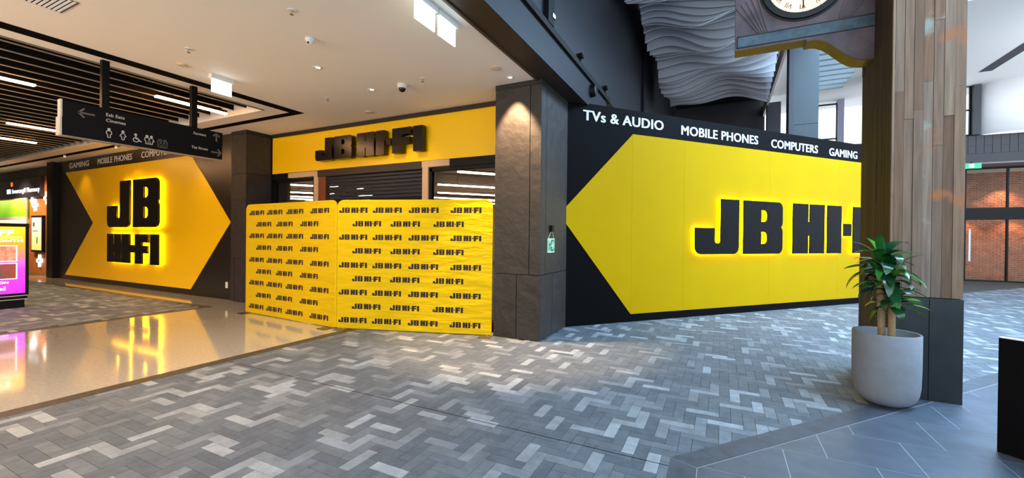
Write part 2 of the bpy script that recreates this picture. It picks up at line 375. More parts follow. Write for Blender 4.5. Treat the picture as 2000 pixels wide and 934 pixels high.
# ---- right arrow wall (hoarding set at an angle)
RP = Vector((-2.801, 7.726, 0)); RD = Vector((.66035, .75096, 0)).normalized(); RN = Vector((RD.y, -RD.x, 0))
RL = 13.6
def W(s, z, off=0): p = RP+RD*s+RN*off; return Vector((p.x, p.y, z))
wr = MB().prism([(-.25, 0), (RL, 0), (RL, 4.42), (-.25, 4.42)], lambda p: W(p[0], p[1], 0), lambda p: W(p[0], p[1], -.25)).build('wall_right', BLK)
struct(wr, 'black angled wall with a yellow arrow panel and white lettering')
AR2 = [(0, 2.2), (1.68, .165), (13.3, .165), (11.6, 2.06), (13.3, 3.92), (1.69, 3.92)]
AR2 = [(-.03, 2.2), (1.68, .165), (13.3, .165), (13.3, 3.92), (1.69, 3.92)]
cuts = [-1, 1.683, 3.094, 5.815, 8.5, 14]
for a, b in zip(cuts, cuts[1:]):
    Pq = clip(clip(AR2, -1, 0, -a-.0015), 1, 0, b-.0015)
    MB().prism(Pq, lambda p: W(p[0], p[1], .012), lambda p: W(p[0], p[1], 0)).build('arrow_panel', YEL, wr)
for s_, a, b, z in (('TVs & AUDIO', .49, 2.49, 4.085), ('MOBILE PHONES', 3.0, 5.39, 4.05), ('COMPUTERS', 5.86, 7.61, 4.025), ('GAMING', 8.09, 9.29, 4.012)):
    write(s_, .21, WLET, frame_xf(W(a, z, .003), RD), wr, width=b-a, bold=.03)
# ---- logo signs
def logo_sign(name, label, lay, origin, ux, h, kx, depth, stand, halo, rows=None, mat=None):
    """lay: list of (glyph, x, y, sx, sy)"""
    xf = frame_xf(origin, ux); t = thing(name, label, 'sign'); t.matrix_basis = xf
    n = Vector((0, 0, 1))
    for g, x, y, sx, sy in lay:
        polys = [[(a*sx, b*sy) for a, b in P] for P in GL[g]]
        me = curve_mesh(polys, depth, 'letter'); me.materials.append(mat or LOGO)
        o = inst('letter', me, t, (x, y, stand+depth/2))
        for (bx, by) in ((.25, .3), (.25, .7)):
            pass
        if halo:
            cx = sum(p[0] for p in polys[0])/len(polys[0])
            hm = curve_mesh(polys, .012, 'halo_light'); hm.materials.append(HALO if mat else HALOL)
            inst('halo_light', hm, o, (0, 0, -depth/2-.009))
        else:
            xs = [p[0] for p in polys[0]]
            pm_ = MB(); xm = (min(xs)+max(xs))/2
            pm_.tube((min(xs)+.06, sy*.5, -stand-depth/2), (min(xs)+.06, sy*.5, 0), .012).build('mounting_pin', BLKM, o)
    return t
h = 1.275
logo_sign('logo_sign', 'large halo-lit black JB HI-FI letters on the angled yellow wall', [(g, 3.348+x*1.26, 1.405, 1.26, 1.265) for g, x in LAY1], W(0, 0, .012), RD, 1, 1, .035, .055, True, mat=LOGOM)
lay = []
kJ = (3.446-1.93)
for g, x, sx in (('J', -18.218, 1.508/1.06), ('B', -16.5, 1.53/1.055)): lay.append((g, x, 1.927, sx, 1.484))
for g, x, sx in (('H', -18.2, .945/.96), ('I', -17.206, .485/.45), ('-', -16.7, .31/.26), ('F', -16.36, .81/.96), ('I', -15.43, 1.0)): lay.append((g, x, .795, sx, .918))
logo_sign('logo_sign', 'halo-lit black JB over HI-FI letters on the left yellow arrow wall', lay, (0, LY-.012, 0), (1, 0, 0), 1, 1, .05, .08, True)
# ---- shop front
FY = 7.25
wf = struct(mk('wall_front', *boxvf((-11.4, FY, 3.355), (-2.9, FY+.2, 4.32)), BLKM), 'yellow fascia over the shop entrance')
for a, b in ((-10.78, -7.51), (-7.507, -3.5)): box('fascia_panel', (a, FY-.012, 3.36), (b, FY, 4.31), YELF, wf)
box('head_strip', (-10.8, FY-.05, 4.31), (-2.9, FY+.2, CZ), M('head_black', (30, 22, 18), .5), wf)
box('edge_strip', (-10.81, FY-.03, 0), (-10.78, FY+.05, CZ), BLKM, wf)
box('header', (-10.81, FY+.02, 3.2), (-10.175, FY+.15, 3.355), BLKM, wf)
box('header', (-9.05, FY, 3.2), (-5.79, FY+.12, 3.355), M('header_brown', (44, 36, 32), .45), wf)
box('header', (-5.072, FY, 3.2), (-2.9, FY+.12, 3.355), BLKM, wf)
box('beige_infill', (-10.175, FY+.01, 3.225), (-9.05, FY+.13, 3.355), BEIGE, wf)
box('beige_infill', (-5.79, FY-.005, 3.222), (-5.072, FY+.12, 3.355), BEIGE, wf)
box('beige_post', (-9.19, FY+.01, 0), (-9.04, FY+.14, 3.225), BEIGE, wf)
box('beige_post', (-5.775, FY-.005, 0), (-5.62, FY+.14, 3.222), BEIGE, wf)
box('timber_jamb', (-9.04, FY+.03, 0), (-8.79, FY+.16, 3.2), M('jamb_wood', (120, 58, 28), .5, noise=(6, .3), stretch=(6, 6, .6)), wf)
GLASS = bpy.data.materials.new('shop_glass'); GLASS.use_nodes = True
gb = GLASS.node_tree.nodes['Principled BSDF']; gb.inputs['Transmission Weight'].default_value = 1; gb.inputs['Roughness'].default_value = 0; gb.inputs['IOR'].default_value = 1.05; gb.inputs['Base Color'].default_value = (.95, .97, .96, 1)
def shop_window(nm, x0, x1, z1, label):
    f_ = MB(); fw = .07
    f_.box((x0, FY+.04, 0), (x0+fw, FY+.12, z1)); f_.box((x1-fw, FY+.04, 0), (x1, FY+.12, z1)); f_.box((x0, FY+.04, z1-fw), (x1, FY+.12, z1)); f_.box((x0, FY+.04, 0), (x1, FY+.12, .1))
    o = struct(f_.build(nm, BLKM), label); box('pane', (x0+fw, FY+.075, .1), (x1-fw, FY+.085, z1-fw), GLASS, o); return o
shop_window('window_1', -10.78, -9.19, 3.2, 'black framed shop window left of the shutter')
shop_window('window_2', -5.62, -2.95, 3.2, 'black framed shop window right of the shutter')
# roller shutter
SHM = M('shutter_steel', (38, 44, 56), .38, .3)
sh = thing('roller_shutter', 'dark grey slatted roller shutter half lowered over the entrance', 'shutter', (-7.29, FY+.08, 2.6))
V = [(-1.5, 0, .004), (1.5, 0, .004), (1.5, -.014, .02), (-1.5, -.014, .02), (-1.5, -.014, .065), (1.5, -.014, .065), (1.5, 0, .083), (-1.5, 0, .083), (-1.5, .012, .083), (1.5, .012, .083), (1.5, .012, .004), (-1.5, .012, .004)]
Fc = [(0, 1, 2, 3), (3, 2, 5, 4), (4, 5, 6, 7), (7, 6, 9, 8), (8, 9, 10, 11), (11, 10, 1, 0), (0, 3, 4, 7, 8, 11), (1, 10, 9, 6, 5, 2)]
slm = bpy.data.meshes.new('slat'); slm.from_pydata(V, [], Fc); slm.materials.append(SHM)
for k in range(8): inst('slat', slm, sh, (0, 0, .085*k))
box('bottom_rail', (-1.5, -.03, -.06), (1.5, .03, .004), BLKM, sh)
box('maker_plate', (-.28, -.034, -.05), (-.05, -.03, -.012), M('plate_pale', (180, 170, 150), .5), sh)
box('maker_plate', (-1.36, -.034, -.05), (-1.27, -.03, -.012), WMET, sh)
logo_sign('logo_sign', 'black JB HI-FI letters standing off the yellow fascia', [(g, -8.896+x*.543, 3.545, .543, .535) for g, x in LAY1], (0, FY-.012, 0), (1, 0, 0), 1, 1, .12, .06, False)
# store interior behind the glass
wi = struct(box('wall_back', (-26, 26, 0), (0, 26.2, 4.33), M('store_wall', (150, 120, 92), .8)))
ci = struct(MB().prism([(-26, 7.5), (-3.4, 7.5), (RP.x-.45, RP.y+.1), (RP.x+RD.x*13.4-.35, RP.y+RD.y*13.4+.2), (0, 26), (-26, 26)], lambda p: (p[0], p[1], 4.33), lambda p: (p[0], p[1], 4.4)).build('ceiling_store', M('store_ceiling', (96, 74, 54), .9, noise=(2, .4))))
struct(box('wall_inner', (-13.6, 8.3, 0), (-11.66, 8.4, 4.33), M('inner_beige', (150, 126, 100), .7)))
struct(box('wall_inner_side', (-26.2, 7.5, 0), (-26, 26, 4.33), M('inner_beige', (150, 126, 100), .7)))
tubes = [((564, 362), 3.0), ((564, 376.5), 4), ((564, 384.5), 4), ((564, 389), 3), ((894, 337), 5), ((855, 361.7), 7), ((855, 377.4), 7), ((914, 391), 6), ((960, 399), 5), ((700, 386.5), 7), ((790, 384.5), 7), ((596, 391.5), 4)]
TL = ['topmost white LED tube seen through the left shop window', 'second highest white LED tube seen through the left shop window', 'third highest white LED tube seen through the left shop window', 'fourth white LED tube down, at the left of the left shop window', 'topmost white LED tube seen through the right shop window', 'second highest white LED tube seen through the right shop window', 'third highest white LED tube seen through the right shop window', 'fourth white LED tube down in the right shop window, over the display wall', 'lowest white LED tube seen beside the pillar in the right shop window', 'longer white LED tube seen under the left half of the shutter', 'shorter white LED tube seen under the right half of the shutter', 'lowest white LED tube seen at the right of the left shop window']
for i, ((a, b), L_) in enumerate(tubes):
    p = at_z(a, b, 3.85)
    if p.y > 25: p = at_y(a, b, 24.6); L_ = .8
    t = thing('led_tube', TL[i], 'lamp', p, math.atan2(RD.y, RD.x), 'LED tubes inside the shop')
    n_ = max(.6, min(L_, (25.4-p.y)/RD.y))
    box('tube', (0, -.05, 0), (n_, .05, .05), LEDN, t); box('housing', (0, -.06, .051), (n_, .06, .11), WMET, t)
    for q in (.12, .88): MB().tube((n_*q, 0, .11), (n_*q, 0, 4.33-p.z), .008, n=6).build('hanger_wire', BLKM, t)
# ---- pillars
def pillar(label, x0, x1, y0, y1, zt, zj, xs_up, xs_lo, ys_up, ys_lo):
    t = thing('pillar', label, 'pillar', ((x0+x1)/2, (y0+y1)/2, 0)); ox, oy = (x0+x1)/2, (y0+y1)/2
    box('core', (x0-ox+.03, y0-oy+.03, 0), (x1-ox-.03, y1-oy-.03, zt), CHARR, t)
    g = .006; th = .03
    for (za, zb, xs, ys) in ((.01, zj-g, xs_lo, ys_lo), (zj+g, zt-.09, xs_up, ys_up)):
        ex = [x0]+xs+[x1]
        for a, b in zip(ex, ex[1:]): box('cladding_panel', (a-ox+g*(a != x0), y0-oy, za), (b-ox-g*(b != x1), y0-oy+th, zb), CHAR, t)
        ey = [y0+th]+ys+[y1]
        for a, b in zip(ey, ey[1:]):
            for (xa, xb) in ((x1-th, x1), (x0, x0+th)): box('cladding_panel', (xa-ox, a-oy+g, za), (xb-ox, b-oy-g*(b != y1), zb), CHAR, t)
    box('cap_band', (x0-ox-.004, y0-oy-.004, zt-.085), (x1-ox+.004, y1-oy+.004, zt), M('cap_black', (24, 21, 20), .5), t)
    return t
pillar('charcoal stone-clad pillar beside the angled yellow wall, lit from above', -3.58, -2.71, 6.5, 7.95, CZ, 1.11, [-2.91], [-3.14], [6.74], [7.09])
pl2 = pillar('charcoal stone-clad pillar between the left arrow wall and the entrance', -11.44, -10.815, 6.56, 7.4, CZ, 3.3, [], [], [], [])
mb = MB(); mb.box((-.313, -.425, 2.62), (.313, -.4195, 2.628)); mb.box((-.313, -.425, 1.13), (.313, -.4195, 1.138)); mb.box((-.15, -.425, .01), (-.142, -.4195, 1.13)); mb.build('panel_joint', CHARR, pl2)
# ---- hall: ceiling, far walls, columns, windows
HZ = 8.6
GREY = M('hall_column_grey', (56, 61, 63), .55, noise=(2, .08)); HWH = M('hall_white', (246, 242, 240), .75)
CHH = M('hall_dark', (58, 57, 62), .6)
mb = MB(); mb.box((1.95, -8, HZ), (2.7, 27, HZ+.15)); mb.box((7.7, -8, HZ), (16, 27, HZ+.15)); mb.box((2.7, 16.5, HZ), (7.7, 18.3, HZ+.15)); mb.box((4.7, 18.3, HZ), (7.7, 27, HZ+.15)); mb.box((2.7, 23.5, HZ), (4.7, 27, HZ+.15)); mb.box((2.7, -8, HZ), (7.7, 3, HZ+.15))
ch = struct(mb.build('ceiling_hall', HWH))
box('ceiling_return', (1.86, 8, 8.2), (1.95, 26.5, HZ+.15), HWH, ch)
box('dark_deck', (-2.4, -8, 9.1), (1.95, 27, 9.25), M('deck_black', (12, 12, 14), .9), ch)
for k in range(8):
    y = 18.6+.62*k; box('skylight_beam', (2.7, y, HZ-.12), (4.7, y+.16, HZ+.1), M('skylight_blue', (150, 172, 186), .5), ch)
for k in range(9): box('skylight_beam', (2.7, 3.5+1.5*k, HZ-.1), (7.7, 3.62+1.5*k, HZ+.1), M('skylight_blue'), ch)
box('ceiling_slot', (9.2, 14, HZ-.004), (9.6, 23.6, HZ+.01), CHH, ch)
# far wall
FYH = 25.6
wfar = struct(box('wall_far', (-2.4, FYH, 5.0), (16, FYH+.3, 6.42), CHH), 'dark panelled band over the glazed doors')
for k in range(10):
    x = 8.9+.52*k
    box('cladding_panel', (x+.01, FYH-.02, 5.62), (x+.25, FYH, 6.4), CHH, wfar); box('cladding_panel', (x+.27, FYH-.02, 5.95), (x+.51, FYH, 6.4), CHH, wfar); box('cladding_panel', (x+.27, FYH-.02, 5.62), (x+.51, FYH, 5.93), CHH, wfar)
box('soffit', (6, FYH-1.2, 5.0), (16, FYH, 5.06), M('soffit_grey', (120, 116, 114), .7), wfar)
mbw = MB()
for i in range(15):
    a = i/14*math.pi*.5; mbw.V += [(10.02+3.4*(1-math.cos(a))*1.6, FYH+.05-1.6*math.sin(a)*.8, z) for z in (6.42, HZ)]
mbw.F = [(2*i, 2*i+2, 2*i+3, 2*i+1) for i in range(14)]
wc = mbw.build('wall_curved', HWH, None, True); struct(wc)
so_ = wc.modifiers.new('t', 'SOLIDIFY'); so_.thickness = .1
def glaze(nm, x0, x1, z0, z1, y, xs, zs, label):
    f_ = MB(); fw = .06
    for x in [x0, x1]+xs: f_.box((x-fw/2, y-.05, z0), (x+fw/2, y+.05, z1))
    for z in [z0, z1]+zs: f_.box((x0, y-.045, z-fw/2), (x1, y+.045, z+fw/2))
    o = struct(f_.build(nm, BLKM), label)
    ex = sorted([x0, x1]+xs); ez = sorted([z0, z1]+zs)
    for a, b in zip(ex, ex[1:]):
        for c, d in zip(ez, ez[1:]): box('pane', (a+fw/2, y-.008, c+fw/2), (b-fw/2, y+.008, d-fw/2), GLASS, o)
    return o
glaze('window_3', 9.2, 9.74, 6.45, HZ, FYH, [], [7.55], 'tall bright window beside the curved white wall')
box('window_column', (9.76, FYH-.25, 6.42), (10.0, FYH+.1, HZ), CHH, wfar)
glaze('window_4', 3.9, 5.0, 5.2, HZ-.15, FYH, [], [6.75], 'bright far window behind the grey column')
box('window_column', (5.0, FYH-.2, 6.42), (5.25, FYH+.2, HZ), M('lilac_column', (150, 145, 165), .6), wfar)
box('window_column', (5.3, 22.0, 4.4), (6.2, 22.5, 9.0-.55), CHH, wfar)
struct(box('wall_far_side', (-2.4, FYH, 6.42), (1.95, FYH+.3, 9.25), CHH))
gk = thing('hall_column', 'tall blue-grey clad column behind the angled wall, under the roof lights', 'column', (2.28, 16, 0))
box('shaft', (-.385, 0, 0), (.385, .75, 5.4), GREY, gk); box('shaft', (-.385, 0, 5.412), (.385, .75, HZ), GREY, gk); box('dark_return', (-.4, -.01, 0), (-.27, .2, HZ), CHH, gk)
gk = thing('hall_column', 'short dark column end behind the angled wall beside the baffles', 'column', (2.17, 23.5, 0))
box('shaft', (-.28, 0, 0), (.28, .6, 8.3), CHH, gk); box('capital', (-.3, -.02, 8.3), (.3, .62, 8.6), HWH, gk)
struct(box('wall_far_low', (-2.4, FYH, 0), (8.5, FYH+.3, 4.99), M('far_beige', (214, 196, 182), .7)))
box('glow_window_frame', (2.4, FYH-.05, 5.2), (2.5, FYH+.05, HZ), BLKM, wfar)
# glazed doors and the brick wall beyond
dr = struct(MB().build('door_1', BLKM) if False else glaze('door_1', 8.6, 14.2, 0.05, 4.95, FYH, [9.62, 10.95, 12.4], [2.75, 3.2], 'black framed glazed doors and transom lights'))
box('transom', (8.6, FYH-.08, 2.72), (14.2, FYH+.08, 3.24), BLKM, dr)
box('door_pull', (9.72, FYH-.12, .9), (9.78, FYH-.08, 2.3), WMET, dr)
BRK = M('brick_face', (112, 60, 42), .8, noise=(4, .35), ramp2=(172, 104, 72))
BRD = M('brick_mortar', (176, 158, 138), .9)
wb = struct(box('wall_brick', (8.0, 27.6, 0), (16, 27.8, 5.2), BRD), 'red brick wall beyond the glazed doors')
mb = MB(); cnt = 0
bme = bpy.data.meshes.new('brick'); V, Fc = boxvf((-.112, -.02, -.036), (.112, 0, .036)); bme.from_pydata(V, [], Fc); bme.materials.append(BRK)
for r_ in range(58):
    for k in range(22):
        x = 9.35+.235*k+(.117 if r_ % 2 else 0); z = .06+.086*r_
        V, Fc = boxvf((x-.108, 27.57+random.uniform(0, .01), z-.031), (x+.108, 27.62, z+.031)); mb.add(V, Fc)
o = mb.build('brick_field', BRK, wb); o['kind'] = 'stuff'
spot('brick_downlight', (10.2, 27.0, 3.0), (10.3, 27.6, .6), 130, WARM, 100)
spot('brick_downlight', (11.9, 27.0, 3.0), (11.9, 27.6, .6), 130, WARM, 100)
spot('brick_downlight', (11.6, 26.9, 4.6), (11.6, 27.6, 1.2), 300, WARM, 95)
# ---- pharmacy shop at the far left
WOOD = M('pharmacy_wood', (176, 112, 52), .5, noise=(5, .12), stretch=(1, 1, .2))
PY = 6.9
wp = struct(box('wall_pharmacy', (-30, PY, 0), (-23.15, PY+.2, CZ), WOOD), 'orange timber shopfront of the pharmacy')
box('head_band', (-30, PY-.06, 4.05), (-23.15, PY, CZ), M('head_black'), wp)
ps = thing('shop_sign', 'navy pharmacy sign board with white lettering and an orange dot', 'sign', (-27, PY-.001, 3.2))
box('board', (-3, -.1, 0), (2.2, 0, .82), M('navy_board', (34, 32, 52), .4), ps)
LITW = M('lit_white_letters', (240, 240, 250), .5, emit=((235, 240, 255), 1.6))
write('Invercargill Pharmacy', .2, LITW, frame_xf((-27+2.08, PY-.106, 3.42), (1, 0, 0)), ps, width=3.0, bold=.03, align='RIGHT')
write('m', .3, LITW, frame_xf((-27-1.15, PY-.106, 3.42), (1, 0, 0)), ps, width=.4, bold=.06, align='RIGHT')
MB().tube((-1.0, -.1, .62), (-1.0, -.115, .62), .1, n=20).build('orange_dot', M('lit_orange', (250, 130, 40), .5, emit=((250, 120, 30), 1.2)), ps)
lb = thing('poster_lightbox', 'glowing green leaf poster under the pharmacy sign', 'poster', (-28, PY-.05, 2.1))
def grad_mat(name, stops, axis, k, lo, hi):
    m = bpy.data.materials.new(name); m.use_nodes = True; nt = m.node_tree; b = nt.nodes['Principled BSDF']
    tc = nt.nodes.new('ShaderNodeTexCoord'); sx = nt.nodes.new('ShaderNodeSeparateXYZ'); nt.links.new(tc.outputs['Object'], sx.inputs[0])
    n = nt.nodes.new('ShaderNodeTexNoise'); n.inputs['Scale'].default_value = 1.6; nt.links.new(tc.outputs['Object'], n.inputs['Vector'])
    mr = nt.nodes.new('ShaderNodeMapRange'); mr.inputs[1].default_value = lo; mr.inputs[2].default_value = hi; nt.links.new(sx.outputs[axis], mr.inputs[0])
    ad = nt.nodes.new('ShaderNodeMath'); ad.operation = 'MULTIPLY_ADD'; ad.inputs[1].default_value = .25; nt.links.new(n.outputs['Fac'], ad.inputs[0])
    sb = nt.nodes.new('ShaderNodeMath'); sb.operation = 'SUBTRACT'; sb.inputs[1].default_value = .125; nt.links.new(mr.outputs[0], sb.inputs[0]); nt.links.new(sb.outputs[0], ad.inputs[2])
    r = nt.nodes.new('ShaderNodeValToRGB'); e = r.color_ramp.elements
    while len(e) < len(stops): e.new(.5)
    for q, (p, c) in zip(e, stops): q.position = p; q.color = (*lin(c), 1)
    nt.links.new(ad.outputs[0], r.inputs[0]); nt.links.new(r.outputs[0], b.inputs['Emission Color']); nt.links.new(r.outputs[0], b.inputs['Base Color']); b.inputs['Emission Strength'].default_value = k
    return m
box('printed_face', (-2, -.06, 0), (1.6, 0, 1.04), grad_mat('green_leaf_print', [(0, (250, 240, 215)), (.18, (235, 232, 170)), (.24, (110, 170, 30)), (.55, (150, 205, 40)), (1, (240, 240, 120))], 2, 1.2, 0, 1.15), lb)
box('frame', (-2.05, -.04, -.05), (1.65, .0, 1.09), WMET, lb)
box('caption_strip', (-2, -.066, .16), (1.6, -.06, .3), M('caption_pale', (215, 195, 175), .5, emit=((215, 195, 175), .5)), lb)
CRM = M('lit_cross', (245, 248, 255), .5, emit=((235, 240, 255), 2.2))
def cross(x, z, r_, label):
    t = thing('wall_cross', label, 'cross sign', (x, PY, z)); P = []; wa = r_*.3
    for a in range(4):
        t0 = math.radians(a*90); c, s_ = math.cos(t0), math.sin(t0)
        Q = [(wa, -wa)]+arc(r_*.72, 0, r_*.28, wa, -90, 90, 6)
        P += [(p[0]*c-p[1]*s_, p[0]*s_+p[1]*c) for p in Q]
    MB().prism(P, lambda p: (p[0], -.05, p[1]), lambda p: (p[0], 0, p[1])).build('lit_body', CRM, t)
    MB().prism([(-r_*.35, -r_*.08), (r_*.1, -r_*.08), (r_*.1, -r_*.25), (r_*.4, 0), (r_*.1, r_*.25), (r_*.1, r_*.08), (-r_*.35, r_*.08)], lambda p: (p[0], -.055, p[1]), lambda p: (p[0], -.05, p[1])).build('arrow_mark', M('mark_grey', (120, 120, 130), .5), t)
cross(-25.68, 2.86, .26, 'white glowing cross just below the smallest cross, above the portrait screen'); cross(-24.45, 3.12, .27, 'white glowing cross nearest the black post on the timber front')
cross(-26.0, 3.07, .14, 'smallest white glowing cross under the pharmacy sign'); cross(-25.17, .56, .26, 'lowest white glowing cross near the floor')
sc = thing('wall_screen', 'black framed portrait screen on the timber pharmacy front', 'screen', (-25.2, PY, .92))
box('frame', (-.6, -.1, 0), (.55, 0, 1.5), BLKM, sc)
box('display', (-.53, -.106, .08), (.48, -.1, 1.42), grad_mat('screen_print', [(0, (210, 200, 90)), (.4, (190, 205, 160)), (.6, (170, 200, 195)), (1, (190, 205, 205))], 2, .7, 0, 1.4), sc)
MB().box((-.4, -.109, 1.05), (-.2, -.106, 1.22)).box((-.4, -.109, .85), (.1, -.106, .88)).box((0, -.109, .35), (.1, -.106, .62)).build('screen_text', M('screen_ink', (80, 100, 90), .5), sc)
# digital kiosk
kx, ky = -14.42, 2.25
kk = thing('advert_kiosk', 'free-standing digital advert kiosk with orange and magenta screen', 'kiosk', (kx, ky, 0))
box('housing', (-.24, -.75, .286), (0, 1.52, 1.94), BLKM, kk, .01)
box('plinth', (-.22, -.72, 0), (-.03, 1.46, .189), BLKM, kk)
box('silver_line', (-.23, -.74, .19), (-.004, 1.5, .204), WMET, kk); box('black_band', (-.235, -.745, .205), (-.002, 1.5, .269), BLKM, kk); box('silver_line', (-.23, -.74, .27), (-.004, 1.5, .285), WMET, kk)
scn = box('display', (-.001, -.66, .34), (.006, 1.46, 1.86), grad_mat('advert_gradient', [(0, (190, 40, 250)), (.4, (235, 60, 235)), (.58, (245, 110, 110)), (.75, (250, 140, 30)), (1, (252, 190, 30))], 2, 1.3, .34, 1.86), kk)
KW = M('advert_white', (255, 255, 255), .5, emit=((255, 255, 255), 1.5)); KO = M('advert_orange', (255, 200, 110), .5, emit=((255, 190, 90), 1.4))
for s_, z, hgt, wd, yr in (('OFF', 1.665, .125, .42, 1.275), ('PER MONTH', 1.515, .055, .72, 1.415), ('ON', .575, .05, .14, 1.2), ('eel', .43, .08, .22, 1.155)):
    write(s_, hgt, KW, frame_xf((kx+.007, ky+yr, z), (0, 1, 0)), kk, width=wd, bold=.03, align='RIGHT')
box('text_bar', (.006, .4, 1.59), (.009, 1.41, 1.645), KO, kk)
PHO1 = M('advert_photo_people', (235, 110, 50), .5, noise=(11, .5), ramp2=(250, 225, 210), emit=None); PHO2 = M('advert_photo_track', (70, 110, 120), .5, noise=(5, .5), ramp2=(225, 80, 50))
for z0, mt in ((1.07, PHO1), (.67, PHO2)):
    f_ = box('photo_frame', (.006, -.4, z0), (.009, 1.335, z0+.365), KW, kk); box('photo', (.009, -.38, z0+.015), (.011, 1.315, z0+.35), mt, f_)
# ================================================================== OBJECTS
# ---- fabric display walls
def backdrop(label, A, B, feet):
    A = Vector((*A, 0)); B = Vector((*B, 0)); d = (B-A); L_ = d.length; rz = math.atan2(d.y, d.x)
    t = thing('display_wall', label, 'display wall', A, rz)
    H0, H1, rr = .03, 2.385, .1
    nx, nz = 60, 48; V = []; Fc = []
    rnd = random.Random(int(A.x*100))
    def outline(z):
        ins = 0
        if z > H1-rr: q = (z-(H1-rr))/rr; ins = rr*(1-math.sqrt(max(0, 1-q*q)))
        return ins
    P = [(0, H0), (L_, H0)]+[(L_-rr+rr*math.sin(math.radians(a)), H1-rr+rr*math.cos(math.radians(a))) for a in (90, 67, 45, 22, 0)]+[(rr-rr*math.sin(math.radians(a)), H1-rr+rr*math.cos(math.radians(a))) for a in (0, 22, 45, 67, 90)]
    MB().prism(P, lambda p: (p[0], 0, p[1]), lambda p: (p[0], .045, p[1])).build('fabric_cover', YELC, t)
    MB().prism(P, lambda p: (p[0], -.0, p[1]), lambda p: (p[0], -.001, p[1]))
    # rolled edge: thin tube following the outline
    e = MB()
    for a, b in zip(P, P[1:]+P[:1]): e.tube((a[0], .022, a[1]), (b[0], .022, b[1]), .024, n=8, cap=False)
    e.build('frame_edge', YELC, t, True)
    for fx in feet:
        f_ = MB(); f_.box((fx-.11, -.2, .0), (fx+.11, .24, .012)); f_.build('foot_plate', M('foot_steel', (120, 112, 105), .35, .8), t); MB().tube((fx, .022, .012), (fx, .022, .05), .022).build('foot_post', CHROME, t)
    lw, lh = .565, .098
    me = LOGOME
    zz = [2.215, 1.965, 1.715, 1.462, 1.195, .945, .69, .432, .172]
    for i, z in enumerate(zz):
        for s in ((.13, .80, 1.50, 2.29) if i % 2 == 0 else (.40, 1.15, 1.97)):
            s += 0 if L_ > 2.97 else -.105
            inst('printed_logo', me, t, (s, -.0012, z-lh/2), (math.radians(90), 0, 0), (lw/LAYW, lh, 1))
    return t
pl_ = logo_polys([('J', 0), ('B', 1.19), ('H', 2.56), ('I', 3.625), ('.', 4.2), ('F', 4.5), ('I', 5.56)])
LOGOME = curve_mesh(pl_, 0, 'printed_logo'); LOGOME.materials.append(PRINT)
backdrop('left yellow fabric display wall printed with rows of black logos', (-9.49, 5.77), (-6.46, 5.572), (.1, 2.9))
backdrop('right yellow fabric display wall with creased cloth and printed black logos', (-6.42, 5.6), (-3.625, 6.462), (.12, 2.86))
pa = thing('pallet', 'red pallet half hidden behind the right display wall', 'pallet', (-4.0, 6.62, 0), .3)
RED = M('pallet_red', (170, 52, 30), .7)
for k in range(5): box('deck_board', (-.45+.0, -.0+.12*k, .08), (.22, .1+.12*k, .1), RED, pa)
for k in range(3): box('bearer', (-.45+.29*k, 0, 0), (-.36+.29*k, .58, .08), RED, pa)
# ---- hanging wayfinding sign
SX = -8.55
sg = thing('wayfinding_sign', 'black hanging direction sign with white words, arrows and pictograms', 'sign', (SX, 3.62, 3.15))
SGB = M('sign_black', (12, 10, 10), .5, spec=.12); SGW = M('sign_white', (200, 194, 186), .5); SGG = M('sign_grey', (96, 88, 82), .5)
box('upper_blade', (-.05, -1.08, .262), (.05, 1.09, .51), SGB, sg); box('lower_blade', (-.065, -1.09, 0), (.065, 1.075, .26), SGB, sg)
box('end_cap', (-.052, -1.1, .262), (.052, -1.08, .515), SGW, sg); box('end_cap', (-.07, -1.112, -.003), (.07, -1.09, .262), SGW, sg)
box('bottom_trim', (-.067, -1.09, -.012), (.067, 1.075, 0), M('sign_trim', (150, 135, 118), .5), sg)
for y in (-.6, .62): box('hanger', (-.04, y-.045, .51), (.04, y+.045, CZ-3.15), SGB, sg)
def sw(s_, y, z, hgt, mt=SGW, up=.051, bold=.012): return write(s_, hgt, mt, frame_xf((SX+up, 3.62+y, 3.15+z), (0, 1, 0)), sg, bold=bold, depth=.002)
sw('Esk Eats', -.6, .395, .05); sw('Cinemas', -.6, .31, .05); sw('Farmers', .6, .385, .045); sw('Tay Street', .56, .13, .045, up=.066)
def sarrow(y, z, ang, r_, up, nm='arrow'):
    c, s = math.cos(ang), math.sin(ang); m_ = MB(); th = .012
    def seg(a, b):
        a = Vector(a); b = Vector(b); d = (b-a).normalized()*1; n = Vector((-d.y, d.x))*th
        m_.prism([a+n, a-n, b-n, b+n], lambda p: (up+.002, y+p[0]*c-p[1]*s, z+p[0]*s+p[1]*c), lambda p: (up, y+p[0]*c-p[1]*s, z+p[0]*s+p[1]*c))
    seg((-r_, 0), (r_, 0)); seg((r_, 0), (r_*.3, r_*.75)); seg((r_, 0), (r_*.3, -r_*.75)); m_.build(nm, SGG, sg)
sarrow(-.82, .37, math.pi, .09, .05); sarrow(.98, .40, math.pi/2, .075, .05); sarrow(.97, .12, 0, .085, .065)
def ring(m_, y, z, r_, th, x, n=14):
    for i in range(n):
        a = 2*math.pi*i/n; b = 2*math.pi*(i+1)/n
        m_.add([(x, y+(r_+s*th)*math.cos(t), z+(r_+s*th)*math.sin(t)) for t in (a, b) for s in (-1, 1)], [(0, 1, 3, 2)])
def stick(m_, pts, x, th=.006):
    for a, b in zip(pts, pts[1:]):
        a = Vector(a); b = Vector(b); d = (b-a).normalized(); n = Vector((-d.y, d.x))*th
        m_.add([(x, *(a+n)), (x, *(a-n)), (x, *(b-n)), (x, *(b+n))], [(0, 1, 2, 3)])
